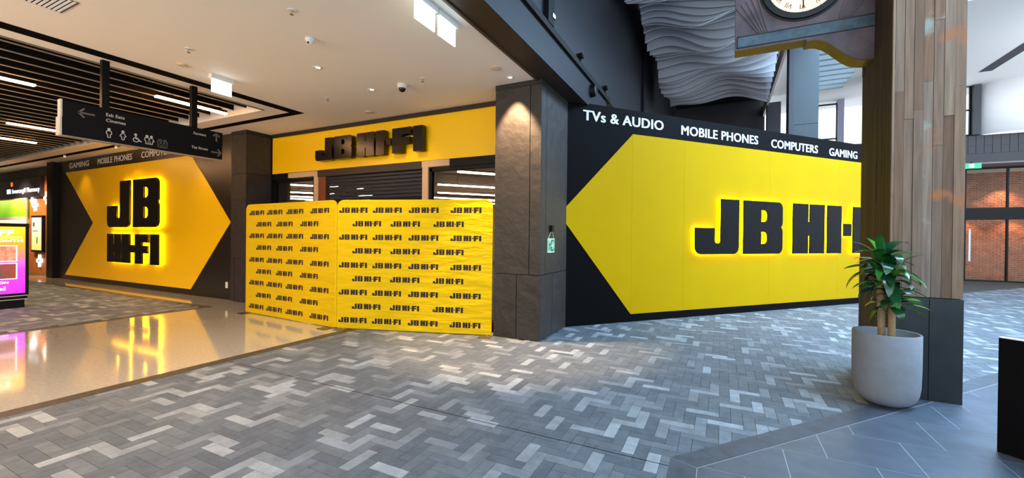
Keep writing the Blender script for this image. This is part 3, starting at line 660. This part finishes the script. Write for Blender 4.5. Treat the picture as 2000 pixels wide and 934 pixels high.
def man(m_, y, z, s, skirt=False):
    x = .0665; ring(m_, y, z+.125*s, .012*s, .008*s, x, 10)
    if skirt: stick(m_, [(y-.012*s, z+.1*s), (y-.04*s, z+.05*s), (y-.018*s, z+.05*s), (y-.014*s, z), (y+.014*s, z), (y+.018*s, z+.05*s), (y+.04*s, z+.05*s), (y+.012*s, z+.1*s), (y-.012*s, z+.1*s)], x, .005*s)
    else: stick(m_, [(y-.025*s, z+.1*s), (y-.033*s, z+.055*s), (y-.016*s, z+.045*s), (y-.016*s, z), (y+.016*s, z), (y+.016*s, z+.045*s), (y+.033*s, z+.055*s), (y+.025*s, z+.1*s), (y-.025*s, z+.1*s)], x, .005*s)
m_ = MB(); man(m_, -.57, .07, 1); m_.build('pictogram', SGW, sg)
m_ = MB(); man(m_, -.40, .07, 1, True); m_.build('pictogram', SGW, sg)
m_ = MB(); ring(m_, -.24, .185, .012, .008, .0665, 10); stick(m_, [(-.24, .17), (-.235, .12), (-.2, .12), (-.18, .085), (-.16, .09)], .0665, .007); ring(m_, -.235, .105, .035, .006, .0665); m_.build('pictogram', SGW, sg)
m_ = MB(); man(m_, -.09, .07, 1); man(m_, -.03, .07, 1, True); man(m_, -.06, .065, .55); m_.build('pictogram', SGW, sg)
m_ = MB(); stick(m_, [(.06, .05), (.06, .155), (.19, .155), (.19, .05), (.06, .05)], .0665, .005); man(m_, .1, .06, .55); man(m_, .15, .06, .55); stick(m_, [(.07, .17), (.09, .185), (.11, .17)], .0665); stick(m_, [(.14, .185), (.16, .17), (.18, .185)], .0665); m_.build('pictogram', SGG, sg)
# ---- linear lamps in the slatted well
for x, y0, y1, lab in ((-10.98, 1.2, 2.93, 'glowing linear LED lamp at the upper left edge of the slatted well'), (-9.66, 4.15, 5.42, 'glowing linear LED lamp behind the hanging sign rods'), (-15.38, 3.65, 4.62, 'glowing linear LED lamp left of the hanging sign'), (-18.02, 3.6, 4.84, 'farthest glowing linear LED lamp at the far left'),
        (-13.18, .2, 1.6, 'added unseen linear LED lamp in the slatted well above the advert kiosk'), (-17.58, .8, 2.2, 'added unseen linear LED lamp in the slatted well beyond the advert kiosk')):  # this pair is added out of view, for more warm light
    t = thing('linear_lamp', lab, 'lamp', (x, (y0+y1)/2, CZ-.06), 0, 'linear lamps in the slatted well'); hl = (y1-y0)/2
    box('diffuser', (-.045, -hl, 0), (.045, hl, .03), LEDW, t); box('housing', (-.05, -hl, .031), (.05, hl, .075), SGB, t)
    for q in (-.7, .7): MB().tube((0, hl*q, .075), (0, hl*q, .86), .008, n=6).build('hanger_wire', BLKM, t)
# ---- ceiling fittings
def sprinkler(x, y, label):
    t = thing('sprinkler', label, 'sprinkler', (x, y, CZ), 0, 'ceiling sprinklers'); MB().tube((0, 0, -.008), (0, 0, 0), .045, n=20).build('rose', WMET, t)
    MB().tube((0, 0, -.05), (0, 0, -.008), .009, n=8).tube((0, 0, -.056), (0, 0, -.05), .024, n=12).build('head', CHROME, t)
for q in ((-4.57, 3.29, 'ceiling sprinkler nearest the viewer, before the hanging exit lights'), (-6.83, 5.69, 'ceiling sprinkler left of the dome camera, near the fascia'), (-4.53, 5.67, 'ceiling sprinkler just right of the black dome camera'), (-9.6, 6.79, 'ceiling sprinkler close to the left pillar'), (-6.87, 3.34, 'ceiling sprinkler beside the black ceiling slot')): sprinkler(*q)
def downlight(x, y, label, target=None, power=60, ang=100, blend=.8):
    t = thing('downlight', label, 'downlight', (x, y, CZ), 0, 'recessed downlights')
    MB().lathe([(.035, .0), (.04, -.004), (.068, -.008), (.072, -.0)], n=24).build('trim_ring', WMET, t, True)
    MB().tube((0, 0, -.003), (0, 0, 0), .036, n=16).build('lens', M('lens_glow', (255, 240, 220), .4, emit=((255, 225, 190), 4)), t)
    spot('warm_beam', (x, y, CZ-.03), target or (x, y, 0), power, WARM, ang, blend)
downlight(-5.754, 4.6, 'recessed downlight between the ceiling camera and dome camera', power=330, ang=110)
downlight(-5.724, 5.72, 'recessed downlight just left of the dome camera', (-6.3, 7.1, 2.6), power=90, ang=80)
downlight(-3.175, 6.25, 'recessed downlight over the charcoal pillar', (-3.15, 6.50, .6), power=1500, ang=66, blend=.5)
for x, y in ((-6.4, 1.0), (-4.6, -.6)): spot('warm_beam', (x, y, CZ-.03), (x, y, 0), 380, WARM, 115, .9)  # added out-of-view beams without fittings, warming the near floor
for x, lab in ((-12.6, 'track spotlight in the black slot nearest the left pillar'), (-16.5, 'track spotlight in the black slot midway along the arrow wall'), (-20.2, 'farthest track spotlight in the black slot before the arrow wall')):
    t = thing('track_spotlight', lab, 'spotlight', (x, 6.1, CZ-.006), 0, 'track spotlights')
    MB().tube((0, 0, -.06), (0, 0, 0), .035, n=14).build('body', WMET, t); MB().tube((0, 0, -.064), (0, 0, -.06), .028, n=14).build('lens', M('lens_glow'), t)
    spot('track_beam', (x, 6.1, CZ-.1), (x, 6.6, .4), 55, WARM, 85, .9)
for x in (-12.6, -16.2, -20): spot('well_fill', (x, 2.9, CZ-.08), (x, 3.2, 0), 420, (1, .78, .54), 120, .9)  # added beams without fittings, brightening the left floor
for x in (-24.2, -26.5): spot('pharmacy_fill', (x, 5.4, CZ-.05), (x, 6.9, 1.6), 900, WARM, 95, .9)  # added fill without fittings, brightening the pharmacy front
def disc(x, y, r_, label, nm, cat):
    t = thing(nm, label, cat, (x, y, CZ)); MB().tube((0, 0, -.012), (0, 0, 0), r_, n=28).build('plate', M('disc_beige', (214, 190, 164), .6), t); MB().tube((0, 0, -.02), (0, 0, -.012), r_*.7, r_*.78, n=24).build('cover', M('disc_beige'), t)
disc(-6.8, 6.72, .09, 'flat round ceiling speaker close to the yellow fascia', 'ceiling_speaker', 'speaker'); disc(-3.2, 5.81, .09, 'pale smoke detector near the pillar downlight', 'smoke_detector', 'detector'); disc(-7.61, 3.61, .07, 'small round ceiling disc by the black slot', 'ceiling_disc', 'detector')
t = thing('dome_camera', 'white ceiling camera with black glass dome before the fascia', 'camera', (-5.03, 5.74, CZ))
MB().lathe([(0, 0), (.085, 0), (.085, -.05), (.06, -.075), (0, -.075)], n=28).build('base', WMET, t, True)
MB().lathe([(.062, -.07)]+[(.062*math.cos(a), -.075-.062*math.sin(a)) for a in [i*math.pi/16 for i in range(9)]], n=24).build('dome', M('dome_black', (8, 8, 9), .08), t, True)
t = thing('turret_camera', 'small white turret camera on the ceiling left of the exit lights', 'camera', (-5.0, 3.87, CZ))
MB().lathe([(0, 0), (.06, 0), (.06, -.035), (.05, -.045), (0, -.045)], n=24).build('base', WMET, t, True)
MB().lathe([(.045*math.cos(a), -.045-.045*math.sin(a)) for a in [i*math.pi/16 for i in range(9)]], n=20).build('ball', WMET, t, True); MB().tube((.012, -.035, -.07), (.014, -.042, -.075), .014, n=12).build('lens', BLKM, t)
for x, y0, y1, lab in ((-3.0, 3.6, 3.97, 'blank white lit exit blade, nearer one of the hanging pair'), (-3.0, 4.02, 4.39, 'blank white lit exit blade, farther one of the hanging pair'), (-7.6, 4.02, 4.36, 'single blank white lit blade behind the black ceiling slot')):
    t = thing('exit_light', lab, 'exit light', (x, (y0+y1)/2, CZ), 0, 'blank lit exit blades'); hl = (y1-y0)/2
    box('housing', (-.04, -hl-.01, -.07), (.04, hl+.01, 0), WMET, t); box('lit_blade', (-.008, -hl+.01, -.29), (.008, hl-.01, -.07), EXW, t)
t = thing('air_grille', 'white louvred air grille in the ceiling at the top left', 'grille', (-6.92, 1.8, CZ))
MB().box((-.25, -.33, -.006), (-.24, .33, 0)).box((.24, -.33, -.006), (.25, .33, 0)).box((-.25, .32, -.006), (.25, .33, 0)).box((-.25, -.33, -.006), (.25, -.32, 0)).build('frame', M('grille_frame', (120, 108, 98), .5), t)
box('dark_back', (-.24, -.32, -.003), (.24, .32, 0), DARKV, t)
for k in range(16): box('louvre', (-.24, -.315+.04*k, -.008), (.24, -.29+.04*k, -.003), M('louvre_white', (235, 238, 245), .5), t)
# fixtures on the dark beam
for y, lab in ((3.75, 'round black fan-like speaker on the dark beam, nearer the viewer'), (8.35, 'round black speaker on the dark beam above the TVs lettering')):
    t = thing('beam_speaker', lab, 'speaker', (XB, y, 4.72), 0, 'speakers on the beam')
    m_ = MB(); m_.V = []; 
    m_.tube((0, 0, 0), (.1, 0, 0), .13, .11, n=24).build('body', BLKM, t)
    for r_ in (.04, .07, .1): 
        rr_ = MB(); 
        for i in range(20):
            a, b = 2*math.pi*i/20, 2*math.pi*(i+1)/20; rr_.tube((.103, r_*math.cos(a), r_*math.sin(a)), (.103, r_*math.cos(b), r_*math.sin(b)), .007, n=5, cap=False)
        rr_.build('grille_ring', M('ring_grey', (60, 62, 68), .4), t)
for y, z, lab in ((6.05, 5.1, 'small white-faced spotlight on the upper beam flange'), (7.55, 5.08, 'small black spotlight midway along the beam flange'), (9.4, 5.08, 'small black spotlight at the far end of the beam flange')):
    t = thing('beam_spotlight', lab, 'spotlight', (XB+.02, y, z), 0, 'spotlights on the beam')
    box('body', (-.03, -.06, 0), (.05, .06, .07), BLKM, t); box('bracket', (-.02, -.015, -.1), (.02, .015, 0), BLKM, t); box('lens', (.051, -.045, .01), (.056, .045, .06), EXW if y < 7 else BLKM, t)
# ---- running-man exit sign hanging on the pillar
t = thing('exit_sign', 'small green running-man exit sign hanging by cord on the pillar side', 'exit sign', (-2.71, 6.99, 1.48))
GRN = M('exit_green', (20, 130, 80), .5); PALE = M('exit_pale', (214, 240, 214), .5)
box('plate', (0, -.16, 0), (.012, .16, .25), PALE, t); box('green_field', (.012, -.14, .02), (.014, .14, .23), GRN, t)
box('door_field', (.014, -.12, .025), (.016, -.03, .225), PALE, t)
MB().tube((.017, -.075, .185), (.019, -.075, .185), .018, n=12).build('running_head', GRN, t)
m_ = MB(); stick(m_, [(-.075, .165), (-.08, .11), (-.05, .08), (-.055, .035)], .018, .014); stick(m_, [(-.08, .11), (-.105, .075), (-.115, .04)], .018, .012); stick(m_, [(-.11, .12), (-.1, .155), (-.05, .15), (-.035, .12)], .018, .009); m_.build('running_figure', GRN, t)
m_ = MB(); stick(m_, [(.0, .125), (.1, .125)], .016, .02); stick(m_, [(.05, .19), (.115, .125), (.05, .06)], .016, .018); m_.build('arrow', PALE, t)
m_ = MB(); m_.tube((.008, -.14, .25), (.02, -.02, .38), .007, n=6); m_.tube((.008, .14, .2), (.02, .02, .38), .007, n=6); m_.build('cord', M('cord_pale', (196, 190, 140), .6), t)
box('hook_box', (0, -.06, .37), (.05, .04, .48), BLKM, t)
# ---- baffle ceiling: wavy fins
FIN = M('felt_grey', (186, 186, 192), .85); FIN_LIT = M('felt_lit_edge', (246, 246, 248), .8)  # lower edges coloured paler to stand in for light on them
bf = thing('baffle_ceiling', 'suspended grey ceiling feature of many thin wavy fins', 'ceiling baffles', (0, 12, 8.9))
NF = 106
def fin_z(x, y):
    k = (y-6.5)/11.5
    z = 7.72-.2*k-1.25*max(0, k-.45)**1.2
    a = .15*(1-.75*max(0, min(1, (k-.55)/.3)))
    z += a*math.sin(4.6*y+2.3*math.sin(1.2*x+.5)-.9*x)+.16*math.sin(1.25*x+.8*y+.6)+.10*math.sin(2.6*x-1.1*y+1.0)
    return z
y = 6.6
while y < 18.0:
    xl = -2.2+.33*max(0, (y-9)/9)+.07*math.sin(y*2.3); xr = 1.75-.32*(y-6.6)/11.5
    n = 44; V = []
    for j in range(n+1):
        x = xl+(xr-xl)*j/n; z = fin_z(x, y)-8.9
        V += [(x, y-12-.016, z), (x, y-12+.016, z), (x, y-12+.016, -.1), (x, y-12-.016, -.1)]
    Fc = []
    for j in range(n):
        a = 4*j; b = a+4; Fc += [(a, b, b+1, a+1), (a+1, b+1, b+2, a+2), (a+3, a+2, b+2, b+3), (a, a+3, b+3, b)]
    Fc += [(0, 1, 2, 3), (4*n+3, 4*n+2, 4*n+1, 4*n)]
    fo = mk('fin', V, Fc, [FIN, FIN_LIT], bf)
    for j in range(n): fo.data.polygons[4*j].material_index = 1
    y += .115+.2*max(0, min(1, (y-11.0)/3.5))
box('carrier_rail', (-1.6, -5.6, -.1), (-1.5, 6.3, .15), BLKM, bf); box('carrier_rail', (1.0, -5.6, -.1), (1.1, 6.3, .15), BLKM, bf)
# ---- timber column with clock
XC0, XC1, YC0, YC1 = 1.708, 2.318, 6.17, 7.31
def mat_plank():
    m = bpy.data.materials.new('weathered_timber'); m.use_nodes = True; nt = m.node_tree; N = nt.nodes; L = nt.links; b = N['Principled BSDF']
    g = N.new('ShaderNodeNewGeometry'); oi = N.new('ShaderNodeObjectInfo')
    mp = N.new('ShaderNodeMapping'); mp.inputs['Scale'].default_value = (30, 30, 1.6); L.new(g.outputs['Position'], mp.inputs[0])
    n1 = N.new('ShaderNodeTexNoise'); n1.inputs['Scale'].default_value = 1; n1.inputs['Detail'].default_value = 8; L.new(mp.outputs[0], n1.inputs['Vector'])
    n2 = N.new('ShaderNodeTexNoise'); n2.inputs['Scale'].default_value = 2.6; n2.inputs['Detail'].default_value = 5; L.new(g.outputs['Position'], n2.inputs['Vector'])
    base = N.new('ShaderNodeValToRGB'); e = base.color_ramp.elements
    tones = [(0, (112, 88, 68)), (.2, (140, 116, 94)), (.4, (124, 104, 88)), (.6, (150, 130, 108)), (.8, (134, 102, 76)), (1, (146, 136, 122))]
    while len(e) < len(tones): e.new(.5)
    for q, (p, c) in zip(e, tones): q.position = p; q.color = (*lin(c), 1)
    L.new(oi.outputs['Random'], base.inputs[0])
    gr = N.new('ShaderNodeMapRange'); gr.inputs[1].default_value = .25; gr.inputs[2].default_value = .75; gr.inputs[3].default_value = .62; gr.inputs[4].default_value = 1.22; L.new(n1.outputs['Fac'], gr.inputs[0])
    mx = N.new('ShaderNodeMix'); mx.data_type = 'RGBA'; mx.blend_type = 'MULTIPLY'; mx.inputs[0].default_value = 1; L.new(base.outputs[0], mx.inputs[6]); L.new(gr.outputs[0], mx.inputs[7])
    pr = N.new('ShaderNodeValToRGB'); pr.color_ramp.elements[0].position = .58; pr.color_ramp.elements[1].position = .66; L.new(n2.outputs['Fac'], pr.inputs[0])
    fr = N.new('ShaderNodeMath'); fr.operation = 'GREATER_THAN'; fr.inputs[1].default_value = .62; L.new(oi.outputs['Random'], fr.inputs[0])
    ml = N.new('ShaderNodeMath'); ml.operation = 'MULTIPLY'; L.new(pr.outputs[0], ml.inputs[0]); L.new(fr.outputs[0], ml.inputs[1])
    m2 = N.new('ShaderNodeMix'); m2.data_type = 'RGBA'; L.new(ml.outputs[0], m2.inputs[0]); L.new(mx.outputs[2], m2.inputs[6]); m2.inputs[7].default_value = (*lin((150, 158, 148)), 1)
    n3 = N.new('ShaderNodeTexNoise'); n3.inputs['Scale'].default_value = 2.1; n3.inputs['Detail'].default_value = 4
    mp3 = N.new('ShaderNodeMapping'); mp3.inputs['Location'].default_value = (5, 3, 1); L.new(g.outputs['Position'], mp3.inputs[0]); L.new(mp3.outputs[0], n3.inputs['Vector'])
    p3 = N.new('ShaderNodeValToRGB'); p3.color_ramp.elements[0].position = .6; p3.color_ramp.elements[1].position = .7; L.new(n3.outputs['Fac'], p3.inputs[0])
    m3 = N.new('ShaderNodeMix'); m3.data_type = 'RGBA'; L.new(p3.outputs[0], m3.inputs[0]); L.new(m2.outputs[2], m3.inputs[6]); m3.inputs[7].default_value = (*lin((168, 108, 66)), 1)
    L.new(m3.outputs[2], b.inputs['Base Color']); b.inputs['Roughness'].default_value = .75
    bp = N.new('ShaderNodeBump'); bp.inputs['Strength'].default_value = .3; bp.inputs['Distance'].default_value = .004; L.new(n1.outputs['Fac'], bp.inputs['Height']); L.new(bp.outputs[0], b.inputs['Normal'])
    return m
PLK = mat_plank(); PLK_SHADE = M('timber_shaded', (56, 43, 30), .75, noise=(7, .3), stretch=(5, 5, .4), bump=(20, .2, .004))  # second timber is darkened for the shade on the column's left face
wc_ = thing('timber_column', 'square column clad in weathered reclaimed boards above a black plinth', 'column', (2.013, 6.74, 0))
cx, cy = 2.013, 6.74
box('core', (XC0+.03-cx, YC0+.03-cy, 0), (XC1-.03-cx, YC1-.03-cy, 9.0), DARKV, wc_)
TOP = 8.55
rnd = random.Random(3)
xe = [1.708, 1.733, 1.812, 1.892, 1.975, 2.056, 2.14, 2.225, 2.318]
for a, b in zip(xe, xe[1:]):
    z = 1.135
    while z < TOP:
        z2 = min(TOP, z+rnd.uniform(.7, 2.6)); z2 = TOP if TOP-z2 < .3 else z2
        d = rnd.uniform(0, .008)
        box('board', (a+.0015-cx, YC0-d-cy, z+.001), (b-.0015-cx, YC0+.03-cy, z2-.001), PLK, wc_); z = z2
ye = [YC0+.03+i*.0925 for i in range(13)]
for a, b in zip(ye, ye[1:]):
    z = 0.0
    while z < TOP:
        z2 = min(TOP, z+rnd.uniform(.7, 2.6)); z2 = TOP if TOP-z2 < .3 else z2
        d = rnd.uniform(0, .008)
        for s_ in (0, 1):
            if s_ == 0: box('board', (XC0-d-cx, a+.0015-cy, z+.001), (XC0+.03-cx, b-.0015-cy, z2-.001), PLK_SHADE, wc_)
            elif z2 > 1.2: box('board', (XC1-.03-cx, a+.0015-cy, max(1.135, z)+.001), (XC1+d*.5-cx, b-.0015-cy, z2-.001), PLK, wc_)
        z = z2
PLI = M('plinth_black', (38, 42, 44), .42, noise=(4, .2))
for a, b in ((1.712, 2.044), (2.05, 2.322)): box('plinth_panel', (a-cx, YC0-.008-cy, 0), (b-cx, YC0+.03-cy, 1.128), PLI, wc_)
box('plinth_panel', (XC1-.02-cx, YC0+.03-cy, 0), (XC1+.004-cx, YC1-cy, 1.128), PLI, wc_)
# clock bracket
ck = thing('bracket_clock', 'large bronze bracket clock with backlit round dial fixed to the timber column', 'clock', (1.7, 6.92, 4.4))
CYF = 6.8; bx, bz = 1.7, 4.4
BRZ = M('clock_bronze', (74, 70, 80), .5, noise=(3, .35), ramp2=(118, 104, 110)); TEAL = M('clock_teal', (44, 60, 74), .4, noise=(4, .3), ramp2=(92, 122, 138)); GLD = M('clock_brass', (88, 68, 20), .5, .2, noise=(5, .25)); RIM = M('clock_rim', (26, 30, 30), .4)
cxd, czd, rd = .94, 5.2, .405
S_ = [(x, z) for x, z in ((.99, 4.40), (1.06, 4.405), (1.13, 4.39), (1.2, 4.35), (1.27, 4.29), (1.34, 4.215), (1.41, 4.145), (1.48, 4.09), (1.55, 4.06), (1.62, 4.048), (1.705, 4.048))]
PF = [(.142, 4.435), (.985, 4.435)]+S_+[(1.705, 5.9), (.142, 5.9)]
MB().prism([(p[0]-bx, p[1]-bz) for p in PF], lambda p: (p[0], CYF-6.92, p[1]), lambda p: (p[0], CYF-6.92+.25, p[1])).build('body', BRZ, ck)
g_ = MB()
low = [(.142, 4.435), (.975, 4.435)]
for a, b in zip([(.142, 4.434), (.985, 4.434)], [(.985, 4.434)]): 
    g_.add([(a[0]-bx, CYF-6.92-.004, a[1]-bz), (b[0]-bx, CYF-6.92-.004, b[1]-bz), (b[0]-bx, CYF-6.92+.254, b[1]-bz), (a[0]-bx, CYF-6.92+.254, a[1]-bz)], [(0, 1, 2, 3)])
g_.build('brass_underside', GLD, ck)
g_ = MB()
PS = [(.986, 4.432)]+[(p[0], p[1]-.0) for p in S_]
for a, b in zip(PS, PS[1:]):
    g_.add([(a[0]-bx, CYF-6.92-.012, a[1]-bz-.002), (b[0]-bx, CYF-6.92-.012, b[1]-bz-.002), (b[0]-bx, CYF-6.92+.262, b[1]-bz-.002), (a[0]-bx, CYF-6.92+.262, a[1]-bz-.002), (a[0]-bx, CYF-6.92-.012, a[1]-bz+.012), (b[0]-bx, CYF-6.92-.012, b[1]-bz+.012)], [(0, 1, 2, 3), (0, 4, 5, 1)])
g_.build('scrolled_brass_edge', GLD, ck)
yf = CYF-6.92
MB().box((.175-bx, yf-.006, 4.475-bz), (1.69-bx, yf, 4.615-bz)).build('inset_band', TEAL, ck)
MB().box((.165-bx, yf-.012, 4.615-bz), (1.695-bx, yf, 4.627-bz)).box((.165-bx, yf-.012, 4.463-bz), (1.695-bx, yf, 4.475-bz)).box((.165-bx, yf-.012, 4.463-bz), (.177-bx, yf, 4.627-bz)).build('band_frame', RIM, ck)
for k in range(5):
    for sgn in (-1, 1):
        a0 = Vector((cxd+sgn*.42, 4.66)); 
        p1 = Vector((cxd+sgn*(.52-.03*k), 4.645)); p2 = Vector((cxd+sgn*(.785-.06*k), 5.04+.04*k))
        d = (p2-p1).normalized(); n = Vector((-d.y, d.x))*.008
        MB().prism([p1+n, p1-n, p2-n, p2+n], lambda p: (p[0]-bx, yf-.014, p[1]-bz), lambda p: (p[0]-bx, yf, p[1]-bz)).build('fan_rib', BRZ, ck)
DIAL = M('dial_glow', (255, 226, 196), .5, emit=((255, 214, 178), .75))
def dring(r0, r1, y0, y1, nm, mat, n=56):
    m_ = MB(); V = []; Fc = []
    for i in range(n):
        a = 2*math.pi*i/n; c, s = math.cos(a), math.sin(a)
        V += [(cxd-bx+r0*c, y0, czd-bz+r0*s), (cxd-bx+r1*c, y0, czd-bz+r1*s), (cxd-bx+r1*c, y1, czd-bz+r1*s), (cxd-bx+r0*c, y1, czd-bz+r0*s)]
    for i in range(n):
        a = 4*i; b = 4*((i+1) % n); Fc += [(a, b, b+1, a+1), (a+1, b+1, b+2, a+2), (a+3, a, b, b+3)] if False else [(a, a+1, b+1, b), (a+1, a+2, b+2, b+1), (a, b, b+3, a+3)]
    return mk(nm, V, Fc, mat, ck)
dring(rd, rd+.075, yf-.05, yf, 'bezel', RIM); dring(rd+.08, rd+.1, yf-.018, yf, 'outer_ring', RIM)
dl = MB().tube((cxd-bx, yf-.012, czd-bz), (cxd-bx, yf-.001, czd-bz), rd+.004, n=56).build('dial', DIAL, ck)
INK = M('dial_ink', (16, 14, 14), .5)
for i, s_ in enumerate(['XII', 'I', 'II', 'III', 'IV', 'V', 'VI', 'VII', 'VIII', 'IX', 'X', 'XI']):
    a = math.radians(30*i); ux = Vector((math.cos(a), 0, -math.sin(a))); uz = Vector((math.sin(a), 0, math.cos(a)))
    c = Vector((cxd, CYF-.014, czd))+uz*(rd*.79)
    write(s_, .07, INK, frame_xf(c-uz*.035, ux, uz), ck, width={1: .012, 2: .035, 3: .055}.get(len(s_), .075) if set(s_) == {'I'} else .022+.022*len(s_), bold=.0, align='CENTER', name='numeral', depth=.001)
mm = MB()
for i in range(60):
    a = 2*math.pi*i/60; mm.tube((cxd-bx+rd*.95*math.sin(a), yf-.0135, czd-bz+rd*.95*math.cos(a)), (cxd-bx+rd*.95*math.sin(a), yf-.012, czd-bz+rd*.95*math.cos(a)), .0055 if i % 5 == 0 else .0032, n=6)
mm.build('minute_marks', INK, ck)
def hand(ang, ln, wd, nm, dy):
    a = math.radians(ang); d = Vector((math.sin(a), math.cos(a))); n = Vector((d.y, -d.x)); c = Vector((cxd-bx, czd-bz))
    P = [c-d*.06+n*wd, c-d*.06-n*wd, c+d*ln*.9-n*wd*.8, c+d*ln, c+d*ln*.9+n*wd*.8]
    MB().prism(P, lambda p: (p[0], yf-dy-.004, p[1]), lambda p: (p[0], yf-dy, p[1])).build(nm, INK, ck)
hand(179, rd*.9, .009, 'minute_hand', .02); hand(315, rd*.55, .014, 'hour_hand', .026)
# ---- planter and dracaena
PX, PYy = 1.60, 5.86
po = thing('planter', 'round pale concrete planter with curved base before the timber column', 'planter', (PX, PYy, 0))
CON = M('planter_concrete', (126, 134, 142), .7, noise=(8, .08), bump=(14, .1, .004))
prof = [(0, .005), (.12, .005), (.165, .015), (.21, .04), (.25, .085), (.272, .14), (.282, .22), (.287, .4), (.288, .765), (.283, .772), (.27, .772), (.264, .765), (.262, .66), (0, .66)]
MB().lathe(prof, n=64).build('pot', CON, po, True)
MB().lathe([(0, .68), (.12, .69), (.2, .68), (.262, .675)], n=40).build('soil', M('soil', (38, 28, 22), .95, noise=(40, .5), bump=(60, .8, .02)), po, True)
dr_ = thing('dracaena', 'green dracaena with glossy strap leaves and two ringed trunks', 'plant', (PX, PYy, .69))
TRK = M('trunk_bark', (150, 128, 96), .8, noise=(20, .2)); 
def trunk(p0, p1, r_):
    m_ = MB(); p0 = Vector(p0); p1 = Vector(p1); n = 18
    for k in range(n):
        a = p0.lerp(p1, k/n); b = p0.lerp(p1, (k+1)/n); m_.tube(a, b, r_*1.06, r_*.92, n=14, cap=(k in (0, n-1)))
    m_.build('trunk', TRK, dr_, True)
def wp_(x, y, Y): p = at_y(x, y, Y); return Vector((p.x-PX, p.y-PYy, p.z-.69))
t1b, t1t = wp_(1722, 656, 5.86), wp_(1719, 535, 5.86); t2b, t2t = wp_(1741, 659, 5.80), wp_(1742, 596, 5.80)
t1b.z = -.002; t2b.z = -.002
trunk(t1b, t1t, .033); trunk(t2b, t2t, .032)
def leaf_mat(nm, c1, c2): return M(nm, c1, .22, noise=(6, .3), ramp2=c2, spec=.7)
LM = [leaf_mat('leaf_deep', (12, 52, 30), (24, 84, 40)), leaf_mat('leaf_mid', (22, 82, 36), (50, 120, 44)), leaf_mat('leaf_fresh', (52, 128, 36), (110, 170, 56))]
def leaf_mesh(L_, wd, droop, mat):
    n = 9; V = []; Fc = []; x = 0; z = 0; ang = 0
    for i in range(n+1):
        t = i/n; wdt = wd*(math.sin(math.pi*min(1, t*.93+.07))**.62)*(1 if t < .97 else .25); 
        V += [(x, -wdt, z+wdt*.22), (x, 0, z), (x, wdt, z+wdt*.22)]
        ang = -droop*t**1.4; x += L_/n*math.cos(ang); z += L_/n*math.sin(ang)
    for i in range(n): a = 3*i; Fc += [(a, a+3, a+4, a+1), (a+1, a+4, a+5, a+2)]
    me = bpy.data.meshes.new('leaf'); me.from_pydata(V, [], Fc); me.materials.append(mat)
    for p in me.polygons: p.use_smooth = True
    return me
rl = random.Random(11)
LMs = [leaf_mesh(L_, wd, dp, LM[m_]) for L_, wd, dp, m_ in ((.36, .046, 1.5, 0), (.32, .05, 1.9, 0), (.38, .04, 1.1, 1), (.3, .048, 1.4, 1), (.28, .052, 2.3, 0), (.34, .034, .7, 2))]
def head(c, n, spread, kk_):
    for i in range(n):
        az = 2.39996*i+rl.uniform(-.25, .25); q = i/n
        el = math.radians(-12+82*q+rl.uniform(-10, 10)); m_ = LMs[rl.randrange(5)] if rl.random() < .86 else LMs[5]
        s_ = kk_*rl.uniform(.8, 1.1)
        o = bpy.data.objects.new('leaf', m_); link(o, dr_)
        o.location = c+Vector((0, 0, -.10+.14*q)); o.rotation_euler = (rl.uniform(-.35, .35), -el, az); o.scale = (s_,)*3
head(wp_(1724, 512, 5.86), 30, 1, 1.15); head(wp_(1738, 540, 5.84), 16, 1, 1.0); head(wp_(1745, 582, 5.80), 26, 1, .92); head(wp_(1720, 548, 5.86), 14, 1, .8)
# ---- black stair panel with glass at the right edge
bp_ = thing('stair_balustrade', 'black stepped balustrade panel with glass at the right edge', 'balustrade', (2.077, 4.944, 0), math.atan2(-.66, .75))
MB().prism([(0, 0), (1.8, 0), (1.8, 1.09), (.16, 1.085), (.16, .955), (0, .955)], lambda p: (p[0], 0, p[1]), lambda p: (p[0], .05, p[1])).build('panel', M('panel_black', (9, 9, 11), .6, spec=.08), bp_)
box('top_trim', (0, -.004, .955), (.16, .054, .962), WMET, bp_)
GT = bpy.data.materials.new('balustrade_glass'); GT.use_nodes = True; q_ = GT.node_tree.nodes['Principled BSDF']; q_.inputs['Transmission Weight'].default_value = 1; q_.inputs['Base Color'].default_value = (.55, .85, .78, 1); q_.inputs['Roughness'].default_value = .02; q_.inputs['IOR'].default_value = 1.1
box('glass_pane', (.14, .5, 1.0), (1.8, .515, 1.5), GT, bp_); box('glass_post', (.12, .48, .0), (.15, .53, 1.52), BLKM, bp_); box('handrail', (.12, .48, 1.5), (1.8, .54, 1.54), BLKM, bp_)
# ---- exit sign over the far doors
t = thing('exit_sign', 'green lit exit sign over the far glazed doors', 'exit sign', (9.35, 24.4, 4.82))
box('body', (-.32, -.03, 0), (.3, .03, .22), M('exit_green_lit', (30, 160, 110), .5, emit=((30, 160, 110), .8)), t); box('pictogram', (-.08, -.036, .04), (.08, -.03, .18), M('exit_white_lit', (230, 250, 240), .5, emit=((230, 250, 240), 1)), t); box('stem', (-.02, -.01, .22), (.02, .01, .3), BLKM, t)
# ---- plain mall walls behind the viewer and at the far left
ws = struct(box('wall_behind', (-32, -8.2, 0), (-2.4, -8, 9), M('mall_wall', (180, 165, 148), .7)))
struct(box('wall_far_left', (-32.2, -8, 0), (-32, 8, CZ+.9), M('mall_wall')))
